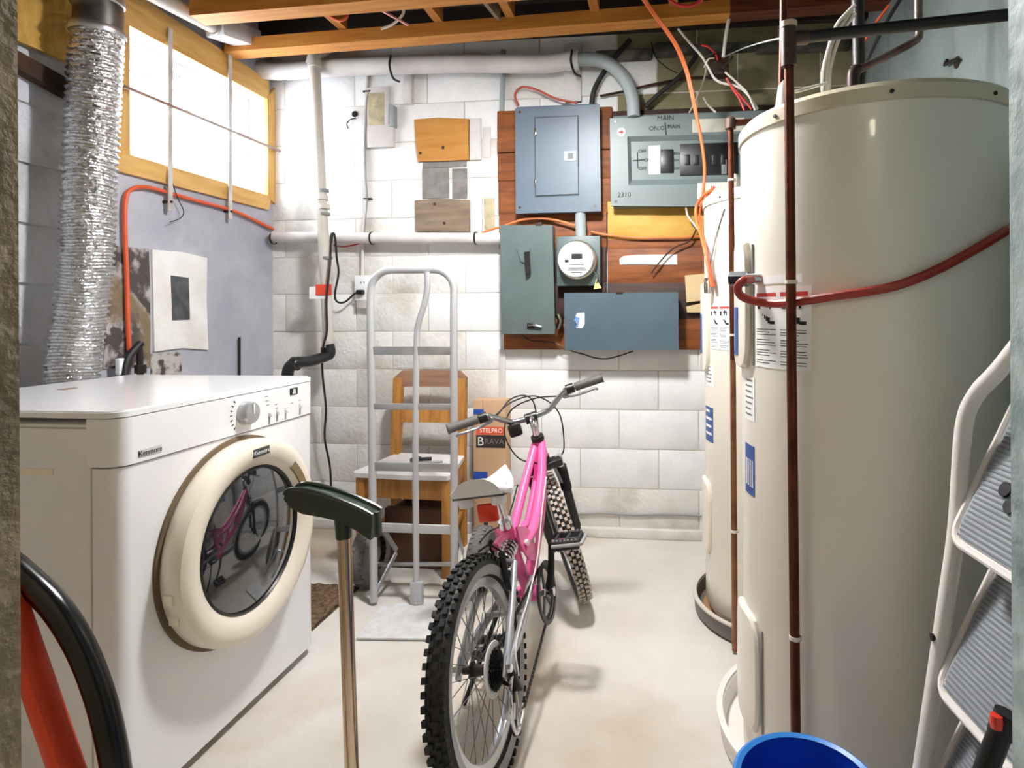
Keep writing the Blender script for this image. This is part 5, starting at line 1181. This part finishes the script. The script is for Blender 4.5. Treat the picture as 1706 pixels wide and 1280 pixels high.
rf = lb(MB().beam((.255, -.002, .615), (.185, -.002, .608), .010, .010, bev=.002), 'reflector_bracket', black)
lb(MB().box((.172, -.034, .580), (.184, .026, .632), .008), 'reflector', red_refl, rf)
# fork, stem, bars (turned with the steering)
def sb_(mb, nm, m, par=None, ang=35): mb.T = None; mb.v = [ST @ p for p in mb.v]; return lb(mb, nm, m, par, ang)
side = Vector((0, 1, 0)); fo = Vector((math.sin(hd), 0, math.cos(hd)))*.035
cw = sb_(MB().beam(ax(.345)-side*.066, ax(.345)+side*.066, .045, .030, up=axd, bev=.006), 'fork_crown', black)
for s_ in (-1, 1):
    o_ = side*.058*s_
    leg = sb_(MB().tube([ax(.02)+fo*.6+o_, ax(.21)+fo*.6+o_], .0175, 14), 'fork_leg', black)
    bt_ = MB(); prof = []
    P_ = []; R_ = []
    for i in range(25): P_.append(ax(.20+.115*i/24)+fo*.6*(1-i/24*.4)+o_); R_.append(.0185+(.0035 if i % 2 else -.001))
    sb_(bt_.tube(P_, R_, 14), 'fork_boot', blackr, leg)
    sb_(MB().tube([ax(.305)+fo*.35+o_, ax(.36)+fo*.2+o_], .0145, 12), 'stanchion', chrome, leg)
    sb_(MB().beam(ax(0)+fo+o_-axd*.02, ax(.04)+fo*.7+o_, .010, .03, up=(0, 1, 0), bev=.003), 'fork_tip', black, leg)
    sb_(MB().beam(ax(.235)+fo+side*.045*s_+Vector((-.03, 0, 0)), ax(.325)+fo+side*.032*s_+Vector((-.03, 0, 0)), .014, .016, bev=.003), 'brake_arm', M('brake_silver', '9a9ca0', .4, metal=.6), leg)
sb_(MB().tube([ax(.36), ax(.47)], .014, 14), 'steerer', chrome)
sm_ = sb_(MB().tube([ax(.47), ax(.525), ax(.535)+Vector((.045, 0, .012))], .0135, 14, 4), 'stem', chrome)
bc = ax(.535)+Vector((.045, 0, .012))
sb_(MB().tube([bc-side*.022, bc+side*.022], .020, 14), 'stem_clamp', black, sm_)
bars = []
for y_, dx, dz in ((-.285, -.055, .062), (-.17, -.030, .060), (-.145, -.024, .056), (-.085, -.004, .014), (-.06, 0, .004), (0, 0, 0), (.06, 0, .004), (.085, -.004, .014), (.145, -.024, .056), (.17, -.030, .060), (.285, -.055, .062)): bars.append(bc+Vector((dx, y_, dz)))
hb3 = sb_(MB().tube(bars, .0108, 12, 3), 'handlebar', M('bar_steel', '9fa1a4', .25, metal=.9))
for s_ in (-1, 1):
    g0, g1 = bc+Vector((-.0345, .19*s_, .0605)), bc+Vector((-.057, .295*s_, .0622))
    gr = sb_(MB().tube([g0, g1], .0165, 14), 'grip', grip_m, hb3)
    sb_(MB().tube([g1, g1+(g1-g0).normalized()*.004], .0185, 14), 'grip_end', grip_m, gr)
    sb_(MB().tube([bc+Vector((-.031, .155*s_, .060)), bc+Vector((-.034, .185*s_, .0605))], .0195, 14), 'shifter', black, gr)
    l0 = bc+Vector((-.028, .135*s_, .056))
    sb_(MB().beam(l0, l0+Vector((.028, .02*s_, -.022)), .022, .020, bev=.004), 'lever_mount', M('brake_silver', '0'), gr)
    sb_(MB().tube([l0+Vector((.026, .015*s_, -.02)), l0+Vector((.046, .05*s_, -.030)), l0+Vector((.034, .10*s_, -.030)), l0+Vector((.028, .135*s_, -.028)), l0+Vector((.034, .142*s_, -.034))], .0055, 8, 4), 'brake_lever', M('brake_silver', '0'), gr)
sb_(MB().box(bc+Vector((-.028, .045, -.048)), bc+Vector((.012, .095, .0)), .010), 'bell', black, hb3)
lc = bc+Vector((0, .12, .035))
sb_(MB().tube([bc+Vector((-.0, .145, .04)), bc+Vector((.05, .05, .075)), bc+Vector((.06, -.05, .065)), bc+Vector((.03, -.11, -.02)), bc+Vector((.05, -.09, -.16)), ax(.33)+Vector((.02, -.05, .02))], .0028, 6, 8), 'brake_cable', blackr)
sb_(MB().tube([bc+Vector((-.0, -.14, .04)), bc+Vector((.055, -.04, .06)), bc+Vector((.06, .06, .045)), bc+Vector((.03, .11, -.03)), bc+Vector((-.04, .09, -.12)), bc+Vector((-.09, .02, -.16))], .0028, 6, 8), 'shift_cable', blackr)
sb_(MB().tube([bc+Vector((.0, .13, .04)), bc+Vector((.04, .04, .09)), bc+Vector((.05, -.03, .05)), ax(.40)+Vector((.05, 0, 0)), ax(.34)+Vector((.05, 0, 0))], .0028, 6, 8), 'brake_cable', blackr)
# kickstand
zg = lambda y: y*math.tan(LEAN)
lb(MB().tube([(.30, .045, .30), (.29, .07, .26), (.245, .19, zg(.19)+.008)], .007, 8, 3), 'kickstand', black)
bpy.context.view_layer.update()
# junction plate, bolts and hardware of the suspension
for s_ in (-1, 1):
    g = MB(); g.prism([(.30, s_*.030, .52), (.36, s_*.034, .50), (.43, s_*.036, .45), (.40, s_*.034, .38), (.35, s_*.034, .40), (.31, s_*.030, .46)], (0, s_*.006, 0)); lb(g, 'pivot_plate', pink)
    for x, z in ((.345, .455), (.405, .44)): lb(MB().tube([(x, s_*.036, z), (x, s_*.048, z)], .010, 10), 'pivot_bolt', M('bolt_white', 'e6e2d8', .4))
lb(MB().tube([(.30, .0, .50), (.24, .0, .505), (.20, .0, .50)], .012, 10, 3), 'rear_strut', pink)
lb(MB().tube([(.62, -.05, .58), (.50, -.055, .50), (.38, -.058, .40), (.25, -.06, .34), (.06, -.075, .30), (.02, -.085, .24)], .0026, 6, 6), 'gear_cable', M('white_housing', 'd8d6d2', .5))
lb(MB().tube([(.60, .05, .57), (.45, .05, .50), (.28, .045, .52), (.17, .03, .53)], .0026, 6, 6), 'brake_hose', blackr)
bpy.context.view_layer.update()
